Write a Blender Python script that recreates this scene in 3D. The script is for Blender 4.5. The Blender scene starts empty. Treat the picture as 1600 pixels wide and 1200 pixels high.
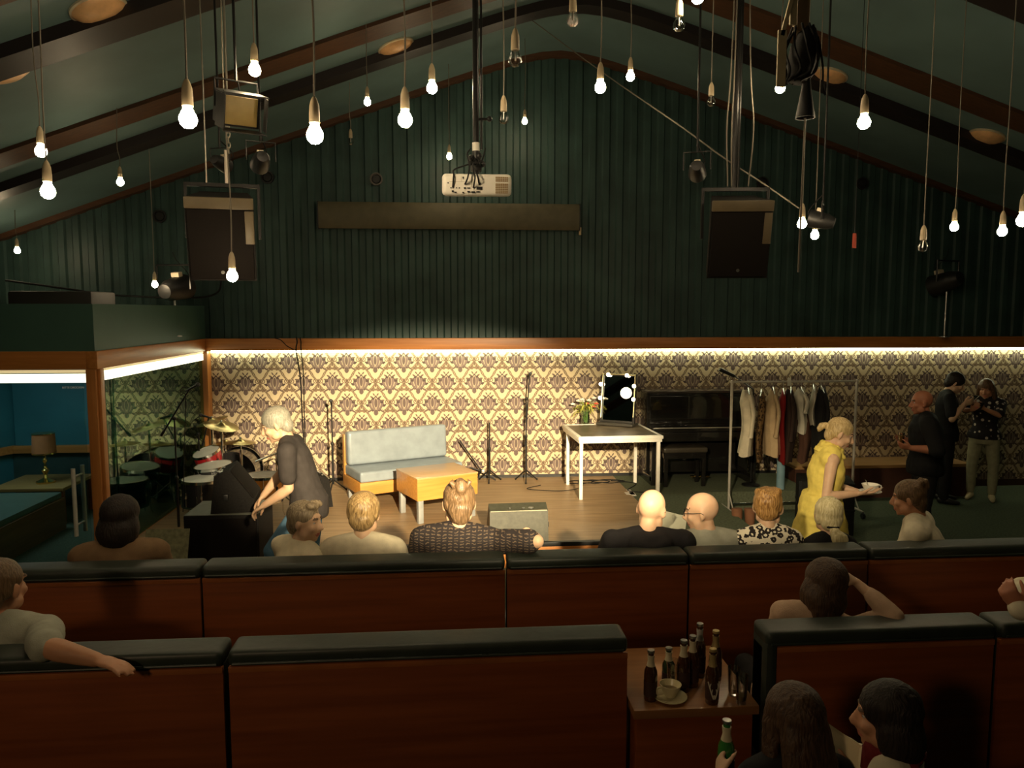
import bpy, bmesh, math, random
from mathutils import Vector as V, Matrix, Euler, noise
random.seed(7)
PI = math.pi
R = math.radians
SC = bpy.context.scene
COL = SC.collection

# ------------------------------------------------------------------ camera
F = 1200.0
CZ = 2.6
YAW, PITCH = R(4.6), math.atan(115 / 1200)
fw = V((math.sin(YAW) * math.cos(PITCH), math.cos(YAW) * math.cos(PITCH), -math.sin(PITCH)))
rt = V((math.cos(YAW), -math.sin(YAW), 0))
upv = rt.cross(fw)
CP = V((0, 0, CZ))

def ray(x, y):
    return fw + rt * ((x - 800) / F) + upv * ((600 - y) / F)
def atz(x, y, z):
    d = ray(x, y); return CP + d * ((z - CZ) / d.z)
def aty(x, y, Y):
    d = ray(x, y); return CP + d * (Y / d.y)
def atx(x, y, X):
    d = ray(x, y); return CP + d * (X / d.x)

cam_d = bpy.data.cameras.new('camera')
cam_d.sensor_fit = 'HORIZONTAL'
cam_d.sensor_width = 36
cam_d.lens = 36 * F / 1600
cam_d.clip_start = .05
cam = bpy.data.objects.new('camera', cam_d)
COL.objects.link(cam)
cam.matrix_world = Matrix(((rt.x, upv.x, -fw.x, CP.x), (rt.y, upv.y, -fw.y, CP.y), (rt.z, upv.z, -fw.z, CP.z), (0, 0, 0, 1)))
SC.camera = cam
SC.view_settings.view_transform = 'Standard'
SC.view_settings.look = 'None'
SC.view_settings.exposure = 0
SC.view_settings.gamma = 1
SC.view_settings.use_curve_mapping = False
SC.cycles.use_denoising = True
SC.cycles.max_bounces = 8
SC.cycles.diffuse_bounces = 3
SC.cycles.glossy_bounces = 4
SC.cycles.transparent_max_bounces = 12
SC.cycles.sample_clamp_indirect = 4
SC.cycles.caustics_reflective = False
SC.cycles.caustics_refractive = False
w = bpy.data.worlds.new('world'); SC.world = w; w.use_nodes = True
w.node_tree.nodes['Background'].inputs[0].default_value = (.02, .02, .02, 1)
w.node_tree.nodes['Background'].inputs[1].default_value = .05

# ------------------------------------------------------------------ materials
MATS = {}
def new_mat(name):
    m = bpy.data.materials.new(name); m.use_nodes = True
    nt = m.node_tree
    return m, nt, nt.nodes, nt.links, nt.nodes['Principled BSDF']

def srgb(r, g, b):
    f = lambda c: (c / 255 / 12.92) if c / 255 <= .04045 else ((c / 255 + .055) / 1.055) ** 2.4
    return (f(r), f(g), f(b))

def M(name, col=(.5, .5, .5), rough=.5, metal=0, spec=.5, var=.12, scale=8, bump=0, bscale=60, stretch=(1, 1, 1), col2=None, emit=None, estr=0, trans=0, coat=0, sss=0, ior=1.45, sheen=0, alpha=1):
    if name in MATS: return MATS[name]
    m, nt, N, L, b = new_mat(name)
    b.inputs['Roughness'].default_value = rough
    b.inputs['Metallic'].default_value = metal
    b.inputs['Specular IOR Level'].default_value = spec
    b.inputs['IOR'].default_value = ior
    b.inputs['Transmission Weight'].default_value = trans
    b.inputs['Coat Weight'].default_value = coat
    b.inputs['Sheen Weight'].default_value = sheen
    b.inputs['Alpha'].default_value = alpha
    if sss:
        b.inputs['Subsurface Weight'].default_value = sss
        b.inputs['Subsurface Radius'].default_value = (.02, .008, .004)
    tc = N.new('ShaderNodeTexCoord'); mp = N.new('ShaderNodeMapping')
    mp.inputs['Scale'].default_value = stretch
    L.new(tc.outputs['Object'], mp.inputs[0])
    nz = N.new('ShaderNodeTexNoise'); nz.inputs['Scale'].default_value = scale; nz.inputs['Detail'].default_value = 4
    L.new(mp.outputs[0], nz.inputs['Vector'])
    rp = N.new('ShaderNodeValToRGB')
    c2 = col2 or tuple(min(1, c * (1 + var)) for c in col)
    c1 = col if col2 else tuple(c * (1 - var) for c in col)
    rp.color_ramp.elements[0].position = .32; rp.color_ramp.elements[1].position = .68
    rp.color_ramp.elements[0].color = (*c1, 1); rp.color_ramp.elements[1].color = (*c2, 1)
    L.new(nz.outputs[0], rp.inputs[0]); L.new(rp.outputs[0], b.inputs['Base Color'])
    if bump:
        n2 = N.new('ShaderNodeTexNoise'); n2.inputs['Scale'].default_value = bscale; n2.inputs['Detail'].default_value = 3
        L.new(mp.outputs[0], n2.inputs['Vector'])
        bp = N.new('ShaderNodeBump'); bp.inputs['Strength'].default_value = bump; bp.inputs['Distance'].default_value = .01
        L.new(n2.outputs[0], bp.inputs['Height']); L.new(bp.outputs[0], b.inputs['Normal'])
    if emit:
        b.inputs['Emission Color'].default_value = (*emit, 1); b.inputs['Emission Strength'].default_value = estr
    MATS[name] = m
    return m

def wood(name, c1, c2, rough=.4, axis=0, scale=3, coat=0, bump=.05):
    st = [14, 14, 14]; st[axis] = .8
    return M(name, c1, rough, col2=c2, scale=scale, stretch=tuple(st), bump=bump, bscale=scale * 2, coat=coat)

class X:                                            # tiny expression builder over Math nodes
    nt = None
    def __init__(s, o): s.o = o
    @staticmethod
    def mk(op, *a):
        n = X.nt.nodes.new('ShaderNodeMath'); n.operation = op
        for i, v in enumerate(a):
            if isinstance(v, X): X.nt.links.new(v.o, n.inputs[i])
            else: n.inputs[i].default_value = v
        return X(n.outputs[0])
    def __add__(s, b): return X.mk('ADD', s, b)
    __radd__ = __add__
    def __sub__(s, b): return X.mk('SUBTRACT', s, b)
    def __rsub__(s, b): return X.mk('SUBTRACT', b, s)
    def __mul__(s, b): return X.mk('MULTIPLY', s, b)
    __rmul__ = __mul__
    def __truediv__(s, b): return X.mk('DIVIDE', s, b)
    def lt(s, b): return X.mk('LESS_THAN', s, b)
    def gt(s, b): return X.mk('GREATER_THAN', s, b)
    def abs(s): return X.mk('ABSOLUTE', s)
    def mod(s, b): return X.mk('FLOORED_MODULO', s, b)
    def max(s, b): return X.mk('MAXIMUM', s, b)
    def min(s, b): return X.mk('MINIMUM', s, b)
    def sin(s): return X.mk('SINE', s)
    def sqrt(s): return X.mk('SQRT', s)

def mixc(nt, fac, a, b):
    n = nt.nodes.new('ShaderNodeMix'); n.data_type = 'RGBA'
    nt.links.new(fac.o if isinstance(fac, X) else fac, n.inputs[0])
    for s, v in ((6, a), (7, b)):
        if isinstance(v, tuple): n.inputs[s].default_value = (*v, 1)
        else: nt.links.new(v, n.inputs[s])
    return n.outputs[2]

def xyz(nt, out='Object'):
    tc = nt.nodes.new('ShaderNodeTexCoord'); sp = nt.nodes.new('ShaderNodeSeparateXYZ')
    nt.links.new(tc.outputs[out], sp.inputs[0])
    return [X(sp.outputs[i]) for i in range(3)], tc

def wallpaper():
    m, nt, N, L, b = new_mat('damask_wallpaper')
    X.nt = nt
    (px, py, pzz), tc = xyz(nt)
    c0 = aty(359.5, 566, 10.65)
    u = (px - c0.x) * (45 / .3885); v = (pzz - c0.z) * (68 / .592)
    xa = (u + 22.5).mod(45) - 22.5; ya = (v + 34).mod(68) - 34
    xb = u.mod(45) - 22.5; yb = v.mod(68) - 34
    da = xa.abs() / 22.5 + ya.abs() / 34
    k = da.lt(1.0)
    x = (xb + (xa - xb) * k).abs(); y = yb + (ya - yb) * k
    d = x / 22.5 + y.abs() / 34
    def ell(cx, cy, rx, ry, ang=0):
        c, s = math.cos(R(ang)), math.sin(R(ang))
        dx, dy = x - cx, y - cy
        p = (dx * c + dy * s) / rx; q = (dy * c - dx * s) / ry
        return p * p + q * q, q
    # palmette: scalloped shield with leaf veins fanning from its foot, sprigs above, bud below
    ry = x / (y + 24).max(1)
    sh = x / 16.2 + (y + 1).abs() / 16.5 + (ry * 26).sin() * .10 + (y * .9).sin() * .05
    shield = sh.lt(.94)
    rim = (sh - .86).abs().lt(.09)
    fan = (ry * 26).sin().gt(.72) * sh.lt(.80) * y.gt(-9)
    core, _ = ell(0, 2, 3.2, 9.5)
    bud, _ = ell(0, -13.5, 3.4, 4.6)
    s1, _ = ell(6, 11, 3.4, 1.4, 35)
    s2, _ = ell(10.5, 6.0, 3.4, 1.3, 8)
    s3, _ = ell(9.0, -10.5, 5.2, 1.3, -32)
    s4, _ = ell(3.0, 15.5, 2.6, 1.1, 55)
    sprig = s1.min(s2).min(s3).min(s4).lt(1.0)
    crown, _ = ell(0, 25.0, 5.6, 3.2)
    crown2, _ = ell(5.2, 23.0, 3.6, 1.9, 35)
    hole, _ = ell(0, 26.4, 1.9, 1.5)
    crn = crown.min(crown2).lt(1.0) * hole.gt(1.0)
    wob = (y * .62).sin() * .03
    border = d.gt(.90)
    scroll = (d + wob - .955).abs().lt(.030)
    curl, _ = ell(18.6, 3.6, 4.0, 4.0)
    curlr = (curl.sqrt() - .8).abs().lt(.16)
    curl2, _ = ell(14.2, -11.5, 3.0, 3.0)
    curlr2 = (curl2.sqrt() - .75).abs().lt(.2)
    stem, _ = ell(0, 31.5, 1.3, 5)
    stem2, _ = ell(0, -31.5, 1.3, 5)
    lines = scroll.max(curlr).max(curlr2).max(stem.min(stem2).lt(1.0))
    cream, dark, mid, mauve, light = (.58, .475, .31), (.070, .047, .043), (.19, .13, .08), (.18, .13, .115), (.43, .35, .24)
    o = mixc(nt, border, cream, (.40, .315, .20))
    o = mixc(nt, crn, o, mid)
    o = mixc(nt, lines, o, (.14, .092, .06))
    o = mixc(nt, sprig, o, (.13, .09, .07))
    o = mixc(nt, shield, o, mauve)
    o = mixc(nt, fan, o, light)
    o = mixc(nt, rim, o, dark)
    o = mixc(nt, core.min(bud).lt(1.0), o, (.12, .085, .075))
    o = mixc(nt, (core - .75).abs().lt(.18), o, light)
    nz = N.new('ShaderNodeTexNoise'); nz.inputs['Scale'].default_value = 3; L.new(tc.outputs['Object'], nz.inputs[0])
    f = X(nz.outputs[0]) * .25 + .87
    mm = N.new('ShaderNodeVectorMath'); mm.operation = 'SCALE'
    L.new(o, mm.inputs[0]); L.new(f.o, mm.inputs['Scale'])
    L.new(mm.outputs[0], b.inputs['Base Color'])
    b.inputs['Roughness'].default_value = .6; b.inputs['Specular IOR Level'].default_value = .25
    MATS['damask_wallpaper'] = m
    return m

def planks(name, c1, c2, rough=.38, width=.14):
    m, nt, N, L, b = new_mat(name)
    X.nt = nt
    (px, py, pzz), tc = xyz(nt)
    row = X.mk('FLOOR', py / width)
    off = (row * 12.9898).sin() * 43.7
    mp = N.new('ShaderNodeCombineXYZ')
    L.new((px * .7 + off).o, mp.inputs[0]); L.new((py * 16).o, mp.inputs[1]); L.new((row * 3.1).o, mp.inputs[2])
    nz = N.new('ShaderNodeTexNoise'); nz.inputs['Scale'].default_value = 2.2; nz.inputs['Detail'].default_value = 5
    L.new(mp.outputs[0], nz.inputs[0])
    rp = N.new('ShaderNodeValToRGB'); rp.color_ramp.elements[0].position = .3; rp.color_ramp.elements[1].position = .72
    rp.color_ramp.elements[0].color = (*c1, 1); rp.color_ramp.elements[1].color = (*c2, 1)
    L.new(nz.outputs[0], rp.inputs[0])
    gap = ((py / width).mod(1.0) - .5).abs().gt(.488)
    o = mixc(nt, gap, rp.outputs[0], tuple(c * .35 for c in c1))
    n2 = N.new('ShaderNodeTexNoise'); n2.inputs['Scale'].default_value = 1.3; L.new(tc.outputs['Object'], n2.inputs[0])
    rr = X(n2.outputs[0]) * .35 + (rough - .15)
    L.new(rr.o, b.inputs['Roughness']); L.new(o, b.inputs['Base Color'])
    MATS[name] = m
    return m

def thin_glass(name, tint=(.75, .9, .85), refl=1.0, dark=1.0):
    m, nt, N, L, b = new_mat(name)
    N.remove(b)
    out = N['Material Output']
    tr = N.new('ShaderNodeBsdfTransparent'); tr.inputs[0].default_value = (*[c * dark for c in tint], 1)
    gl = N.new('ShaderNodeBsdfGlossy'); gl.inputs['Roughness'].default_value = .015; gl.inputs[0].default_value = (*tint, 1)
    fr = N.new('ShaderNodeFresnel'); fr.inputs[0].default_value = 1.5
    X.nt = nt
    nz = N.new('ShaderNodeTexNoise'); nz.inputs['Scale'].default_value = 2
    f = (X(fr.outputs[0]) * (1.8 * refl)).min(.9) * (X(nz.outputs[0]) * .1 + .95)
    mx = N.new('ShaderNodeMixShader')
    L.new(f.o, mx.inputs[0]); L.new(tr.outputs[0], mx.inputs[1]); L.new(gl.outputs[0], mx.inputs[2]); L.new(mx.outputs[0], out.inputs[0])
    MATS[name] = m
    return m

def emitter(name, col, strength):
    if name in MATS: return MATS[name]
    m, nt, N, L, b = new_mat(name)
    b.inputs['Base Color'].default_value = (*col, 1)
    b.inputs['Emission Color'].default_value = (*col, 1)
    b.inputs['Emission Strength'].default_value = strength
    MATS[name] = m
    return m

def hair_mat(name, c1, c2, rough=.38):
    if name in MATS: return MATS[name]
    m, nt, N, L, b = new_mat(name)
    tc = N.new('ShaderNodeTexCoord'); mp = N.new('ShaderNodeMapping'); mp.inputs['Scale'].default_value = (90, 90, 9)
    nz0 = N.new('ShaderNodeTexNoise'); nz0.inputs['Scale'].default_value = 9
    L.new(tc.outputs['Object'], nz0.inputs[0])
    mx = N.new('ShaderNodeVectorMath'); mx.operation = 'MULTIPLY_ADD'
    mx.inputs[1].default_value = (.05, .05, .05)
    L.new(nz0.outputs['Color'], mx.inputs[0]); L.new(tc.outputs['Object'], mx.inputs[2])
    L.new(mx.outputs[0], mp.inputs[0])
    nz = N.new('ShaderNodeTexNoise'); nz.inputs['Scale'].default_value = 1.4; nz.inputs['Detail'].default_value = 3
    L.new(mp.outputs[0], nz.inputs[0])
    rp = N.new('ShaderNodeValToRGB'); rp.color_ramp.elements[0].position = .35; rp.color_ramp.elements[1].position = .66
    rp.color_ramp.elements[0].color = (*c1, 1); rp.color_ramp.elements[1].color = (*c2, 1)
    L.new(nz.outputs[0], rp.inputs[0]); L.new(rp.outputs[0], b.inputs['Base Color'])
    bp = N.new('ShaderNodeBump'); bp.inputs['Strength'].default_value = .7; bp.inputs['Distance'].default_value = .008
    L.new(nz.outputs[0], bp.inputs['Height']); L.new(bp.outputs[0], b.inputs['Normal'])
    b.inputs['Roughness'].default_value = rough
    b.inputs['Specular IOR Level'].default_value = .3
    MATS[name] = m
    return m

def pattern_mat(name, base, ink, kind, scale):
    m, nt, N, L, b = new_mat(name)
    X.nt = nt
    (px, py, pzz), tc = xyz(nt)
    if kind == 'floral':
        vo = N.new('ShaderNodeTexVoronoi'); vo.inputs['Scale'].default_value = scale; vo.inputs['Randomness'].default_value = .75
        L.new(tc.outputs['Object'], vo.inputs['Vector'])
        dd = X(vo.outputs['Distance'])
        nz = N.new('ShaderNodeTexNoise'); nz.inputs['Scale'].default_value = scale * 2.6; L.new(tc.outputs['Object'], nz.inputs[0])
        w_ = dd + (X(nz.outputs[0]) - .5) * .5
        k = (w_ - .36).abs().lt(.15)
    elif kind == 'dots':
        vo = N.new('ShaderNodeTexVoronoi'); vo.inputs['Scale'].default_value = scale
        L.new(tc.outputs['Object'], vo.inputs['Vector'])
        k = X(vo.outputs['Distance']).lt(.26)
    elif kind == 'dash':
        nz = N.new('ShaderNodeTexNoise'); nz.inputs['Scale'].default_value = scale * .5; L.new(tc.outputs['Object'], nz.inputs[0])
        k = ((pzz + X(nz.outputs[0]) * .03) * (scale * 6.28)).sin().gt(.55) * ((px * (scale * 3)).sin().gt(-.5))
    elif kind == 'leopard':
        vo = N.new('ShaderNodeTexVoronoi'); vo.inputs['Scale'].default_value = scale; vo.feature = 'F1'
        L.new(tc.outputs['Object'], vo.inputs['Vector'])
        k = (X(vo.outputs['Distance']) - .33).abs().lt(.14)
    o = mixc(nt, k, base, ink)
    L.new(o, b.inputs['Base Color']); b.inputs['Roughness'].default_value = .8
    b.inputs['Specular IOR Level'].default_value = .2
    MATS[name] = m
    return m

# ------------------------------------------------------------------ mesh builder
class MB:
    def __init__(s): s.v, s.f, s.mi = [], [], []
    def add(s, vs, fs, mi=0):
        o = len(s.v); s.v += [V(p) for p in vs]; s.f += [tuple(i + o for i in f) for f in fs]; s.mi += [mi] * len(fs)
        return s
    def box(s, lo, hi, bev=0, mat=None, mi=0, seg=2):
        lo, hi = V(lo), V(hi)
        c = (lo + hi) / 2; d = hi - lo
        return s.obox(c, d, None, bev, mi, seg)
    def obox(s, c, d, rot=None, bev=0, mi=0, seg=2):
        bm = bmesh.new(); bmesh.ops.create_cube(bm, size=1)
        for v in bm.verts: v.co = V((v.co.x * d[0], v.co.y * d[1], v.co.z * d[2]))
        if bev: bmesh.ops.bevel(bm, geom=bm.edges[:], offset=min(bev, min(d) * .45), segments=seg, profile=.6, affect='EDGES')
        s.frombm(bm, (Matrix.Translation(V(c)) @ (rot.to_4x4() if rot else Matrix())), mi)
        return s
    def frombm(s, bm, mx=Matrix(), mi=0):
        bm.verts.index_update()
        s.add([mx @ v.co for v in bm.verts], [[v.index for v in f.verts] for f in bm.faces], mi); bm.free()
        return s
    def tube(s, pts, r, seg=10, mi=0, ref=None, cap=True, ell=None):
        pts = [V(p) for p in pts]; n = len(pts)
        if not hasattr(r, '__len__'): r = [r] * n
        t0 = (pts[1] - pts[0]).normalized()
        a = V(ref) if ref else (V((0, 0, 1)) if abs(t0.z) < .9 else V((1, 0, 0)))
        xs = (a - t0 * a.dot(t0)).normalized()
        vs, fs = [], []
        for i, p in enumerate(pts):
            t = (pts[min(i + 1, n - 1)] - pts[max(i - 1, 0)])
            t = t.normalized() if t.length > 1e-9 else t0
            xs = (xs - t * xs.dot(t)).normalized(); ys = t.cross(xs)
            ra, rb = (r[i], r[i] * (ell or 1)) if not hasattr(r[i], '__len__') else r[i]
            for k in range(seg):
                an = 2 * PI * k / seg
                vs.append(p + xs * (math.cos(an) * ra) + ys * (math.sin(an) * rb))
        for i in range(n - 1):
            for k in range(seg):
                k2 = (k + 1) % seg
                fs.append((i * seg + k, i * seg + k2, (i + 1) * seg + k2, (i + 1) * seg + k))
        if cap:
            fs.append(tuple(range(seg - 1, -1, -1))); fs.append(tuple((n - 1) * seg + k for k in range(seg)))
        return s.add(vs, fs, mi)
    def cyl(s, p, q, r, r2=None, seg=16, mi=0):
        return s.tube([p, q], [r, r if r2 is None else r2], seg, mi)
    def capsule(s, pts, radii, seg=10, mi=0):
        pts = [V(p) for p in pts]; radii = list(radii)
        d0 = (pts[0] - pts[1]).normalized(); d1 = (pts[-1] - pts[-2]).normalized()
        P_, R_ = [], []
        for a in (80, 50, 25):
            P_.append(pts[0] + d0 * (radii[0] * math.sin(R(a)))); R_.append(radii[0] * math.cos(R(a)))
        P_ += pts; R_ += radii
        for a in (25, 50, 80):
            P_.append(pts[-1] + d1 * (radii[-1] * math.sin(R(a)))); R_.append(radii[-1] * math.cos(R(a)))
        return s.tube(P_, R_, seg, mi)
    def lathe(s, prof, c=(0, 0, 0), seg=24, mi=0, mx=None):
        c = V(c); vs, fs = [], []
        n = len(prof)
        for r, z in prof:
            for k in range(seg):
                a = 2 * PI * k / seg
                p = V((r * math.cos(a), r * math.sin(a), z))
                vs.append((mx @ p if mx else p) + c)
        for i in range(n - 1):
            for k in range(seg):
                k2 = (k + 1) % seg
                fs.append((i * seg + k, i * seg + k2, (i + 1) * seg + k2, (i + 1) * seg + k))
        if prof[0][0] > 1e-6: fs.append(tuple(range(seg - 1, -1, -1)))
        if prof[-1][0] > 1e-6: fs.append(tuple((n - 1) * seg + k for k in range(seg)))
        return s.add(vs, fs, mi)
    def ball(s, c, r, seg=14, rings=9, mx=None, mi=0):
        if not hasattr(r, '__len__'): r = (r, r, r)
        c = V(c); vs, fs = [], []
        vs.append(V((0, 0, -r[2])))
        for i in range(1, rings):
            t = -PI / 2 + PI * i / rings
            for k in range(seg):
                a = 2 * PI * k / seg
                vs.append(V((r[0] * math.cos(t) * math.cos(a), r[1] * math.cos(t) * math.sin(a), r[2] * math.sin(t))))
        vs.append(V((0, 0, r[2])))
        vs = [(mx @ p if mx else p) + c for p in vs]
        for k in range(seg):
            k2 = (k + 1) % seg
            fs.append((0, 1 + k2, 1 + k))
            for i in range(rings - 2):
                a = 1 + i * seg
                fs.append((a + k, a + k2, a + seg + k2, a + seg + k))
            a = 1 + (rings - 2) * seg
            fs.append((a + k, a + k2, len(vs) - 1))
        return s.add(vs, fs, mi)
    def prism(s, poly, lo, hi, axis=2, mi=0):
        n = len(poly)
        def mk(p, h):
            return {2: V((p[0], p[1], h)), 1: V((p[0], h, p[1])), 0: V((h, p[0], p[1]))}[axis]
        vs = [mk(p, lo) for p in poly] + [mk(p, hi) for p in poly]
        fs = [tuple(range(n - 1, -1, -1)), tuple(range(n, 2 * n))] + [(i, (i + 1) % n, n + (i + 1) % n, n + i) for i in range(n)]
        return s.add(vs, fs, mi)
    def xf(s, mx):
        s.v = [mx @ p for p in s.v]; return s
    def mesh(s, name, mats, smooth=True, ang=40):
        me = bpy.data.meshes.new(name)
        me.from_pydata([tuple(p) for p in s.v], [], s.f)
        for m in (mats if isinstance(mats, (list, tuple)) else [mats]): me.materials.append(m)
        for p, i in zip(me.polygons, s.mi): p.material_index = i
        bm = bmesh.new(); bm.from_mesh(me)
        bmesh.ops.recalc_face_normals(bm, faces=bm.faces[:])
        for f in bm.faces: f.smooth = smooth
        if smooth:
            for e in bm.edges:
                if len(e.link_faces) == 2 and e.calc_face_angle(0) > R(ang): e.smooth = False
        bm.to_mesh(me); bm.free()
        return me
    def build(s, name, mats, parent=None, smooth=True, ang=40, label=None):
        o = bpy.data.objects.new(name, s.mesh(name, mats, smooth, ang)); COL.objects.link(o)
        if parent is not None: o.parent = parent
        if label: o['label'] = label
        return o

def tag(o, label, cat, group=None, kind=None):
    o['label'] = label; o['category'] = cat
    if group: o['group'] = group
    if kind: o['kind'] = kind
    return o
def thing(name, label, cat, loc=(0, 0, 0), rotz=0, group=None):
    o = bpy.data.objects.new(name, None); COL.objects.link(o)
    o.empty_display_size = .1
    o.location = loc; o.rotation_euler = (0, 0, rotz)
    return tag(o, label, cat, group)
def struct(o):
    o['kind'] = 'structure'; return o
def dup(root, label=None):
    r = root.copy(); COL.objects.link(r)
    if label: r['label'] = label
    for ch in list(root.children):
        c = ch.copy(); COL.objects.link(c); c.parent = r
        for g in list(ch.children):
            d = g.copy(); COL.objects.link(d); d.parent = c
    return r
def rotz(a): return Matrix.Rotation(a, 3, 'Z')
def bez(pts, n=8):                                   # Catmull-Rom through points
    pts = [V(p) for p in pts]; out = []
    P_ = [pts[0] * 2 - pts[1]] + pts + [pts[-1] * 2 - pts[-2]]
    for i in range(len(pts) - 1):
        a, b, c, d = P_[i:i + 4]
        for k in range(n):
            t = k / n
            out.append(.5 * ((2 * b) + (c - a) * t + (2 * a - 5 * b + 4 * c - d) * t * t + (3 * b - a - 3 * c + d) * t ** 3))
    out.append(pts[-1]); return out
# ------------------------------------------------------------------ palette
WP = wallpaper()
m_teal = M('teal_corrugated_paint', (.030, .062, .055), .5, spec=.35, scale=2.5, var=.25)
m_ceil = M('teal_ceiling_paint', (.10, .165, .165), .6, scale=1.5, var=.12)
m_par = M('teal_parapet_paint', (.045, .105, .085), .55, scale=2, var=.1)
m_fascia = wood('fascia_wood', (.36, .13, .028), (.50, .20, .05), .4, 0, 2)
m_fasciay = wood('fascia_wood_side', (.36, .13, .028), (.50, .20, .05), .4, 1, 2)
m_post = wood('post_wood', (.40, .15, .035), (.52, .21, .055), .4, 2, 2)
m_rib = wood('beam_brown_wood', (.050, .022, .010), (.080, .034, .014), .5, 0, 2)
m_ribdark = M('beam_black_paint', (.012, .008, .008), .5)
m_blue = M('blue_booth_paint', (.03, .14, .16), .5, scale=2)
m_maho = wood('mahogany_panel', (.17, .040, .010), (.25, .065, .017), .38, 0, 1.6, bump=.03)
m_leather = M('dark_green_leatherette', (.022, .029, .022), .45, var=.25, bump=.1, bscale=30)
m_carpet = M('dark_green_carpet', (.075, .095, .062), .95, var=.2, scale=40, spec=.1, bump=.3, bscale=300)
m_stage = planks('stage_boards', (.21, .135, .07), (.40, .27, .145), .42, .16)
m_black = M('black_plastic', (.012, .012, .012), .45)
m_blackmet = M('black_metal', (.015, .015, .015), .35, metal=.3)
m_mesh = M('speaker_grille', (.007, .005, .004), .85, spec=.2, var=.4, scale=250)
m_spk = M('black_textured_cabinet', (.011, .010, .009), .8, spec=.2, var=.3, scale=60, bump=.2, bscale=200)
m_chrome = M('chrome', (.8, .8, .78), .15, metal=1, var=.03)
m_steel = M('brushed_steel', (.55, .55, .53), .32, metal=1, var=.06)
m_grey = M('grey_painted_metal', (.36, .38, .38), .4, metal=.4)
m_white = M('white_plastic', (.75, .72, .64), .4, var=.05)
m_rubber = M('black_cable_rubber', (.010, .010, .010), .75, spec=.25)
m_cord = M('grey_fabric_cord', (.16, .14, .11), .7)
m_sock = M('bakelite_socket', (.42, .34, .22), .45)
m_clear = thin_glass('clear_bulb_glass', (.97, .97, .95), 1.3)
m_pane = thin_glass('partition_glass', (.62, .86, .76), .62, .8)
m_pane2 = thin_glass('booth_door_glass', (.85, .95, .95), .8)
m_gold = M('polished_brass', (.80, .52, .16), .2, metal=1)
m_copper = M('copper_lamp_bowl', (.70, .42, .20), .45, metal=.2, scale=9, var=.2)
LED = emitter('led_strip_emission', (.95, 1, .66), 16)
LEDP = emitter('led_diffuser_panel', (.97, 1, .74), 1.6)
BULB = emitter('lit_bulb_emission', (1, .77, .46), 200)
VAN = emitter('vanity_bulb_emission', (1, .80, .50), 14)

WY, WB = 10.65, 2.06                                  # back wall plane, wallpaper top
TT, PT = 2.225, 2.66                                  # fascia top, parapet top
GX, GY = -3.28, 7.40                                  # glass partition planes

def sec(x):
    dx = x - 1.5
    k = .362 if dx < 0 else .336
    return 6.05 - (math.hypot(k * dx, .168) - .168)

# ---- floor, ceiling, walls
struct(MB().box((-9.2, -4, -.1), (10.5, WY + .2, 0)).build('floor', m_carpet))
xs = [-9 + i * .25 for i in range(79)]
mb = MB()
vs, fs = [], []
for y in (-4, WY + .3):
    for x in xs: vs.append((x, y, sec(x)))
for y in (-4, WY + .3):
    for x in xs: vs.append((x, y, sec(x) + .15))
n = len(xs)
for i in range(n - 1):
    fs += [(i, i + 1, n + i + 1, n + i), (2 * n + i, 3 * n + i, 3 * n + i + 1, 2 * n + i + 1)]
mb.add(vs, fs); struct(mb.build('ceiling', m_ceil))
# corrugated upper back wall
AZ = .22
struct(MB().box((-8.8, -3.9, 0), (9.5, 5.0, AZ), .01).build('floor_audience', m_carpet))
mb = MB(); vs, fs = [], []
x = -9.0; prof = []
while x < 10.5:
    prof += [(x, 0), (x + .075, 0), (x + .095, -.03), (x + .17, -.03)]; x += .19
for px_, dy in prof: vs += [(px_, WY + dy, WB - .02), (px_, WY + dy, sec(px_) + .05)]
for i in range(len(prof) - 1): fs.append((2 * i, 2 * i + 2, 2 * i + 3, 2 * i + 1))
mb.add(vs, fs)
mb.box((-9, WY + .03, WB - .02), (10.5, WY + .2, 2.6))
struct(mb.build('wall_back', m_teal, smooth=False))
struct(MB().box((GX - .05, WY, 0), (10.5, WY + .18, WB)).build('wall_stage', WP))
struct(MB().box((10.2, -4, 0), (10.4, WY + .2, 3.6)).build('wall_right', m_teal))
struct(MB().box((-9.2, -4, 0), (-9.0, WY + .2, 3)).build('wall_left', m_teal))
struct(MB().box((-9.2, -4.1, 0), (10.4, -3.95, 6.2)).build('wall_front', m_teal))
# trim fascia along the back wall, round the booth
struct(MB().box((GX - .02, WY - .15, WB + .005), (10.2, WY - .035, TT), .006).build('trim_1', m_fascia))
struct(MB().box((GX - .06, GY - .06, WB), (GX + .04, WY - .15, TT), .006).build('trim_2', m_fasciay))
struct(MB().box((-9, GY - .06, WB), (GX - .06, GY + .05, TT), .006).build('trim_3', m_fascia))
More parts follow.
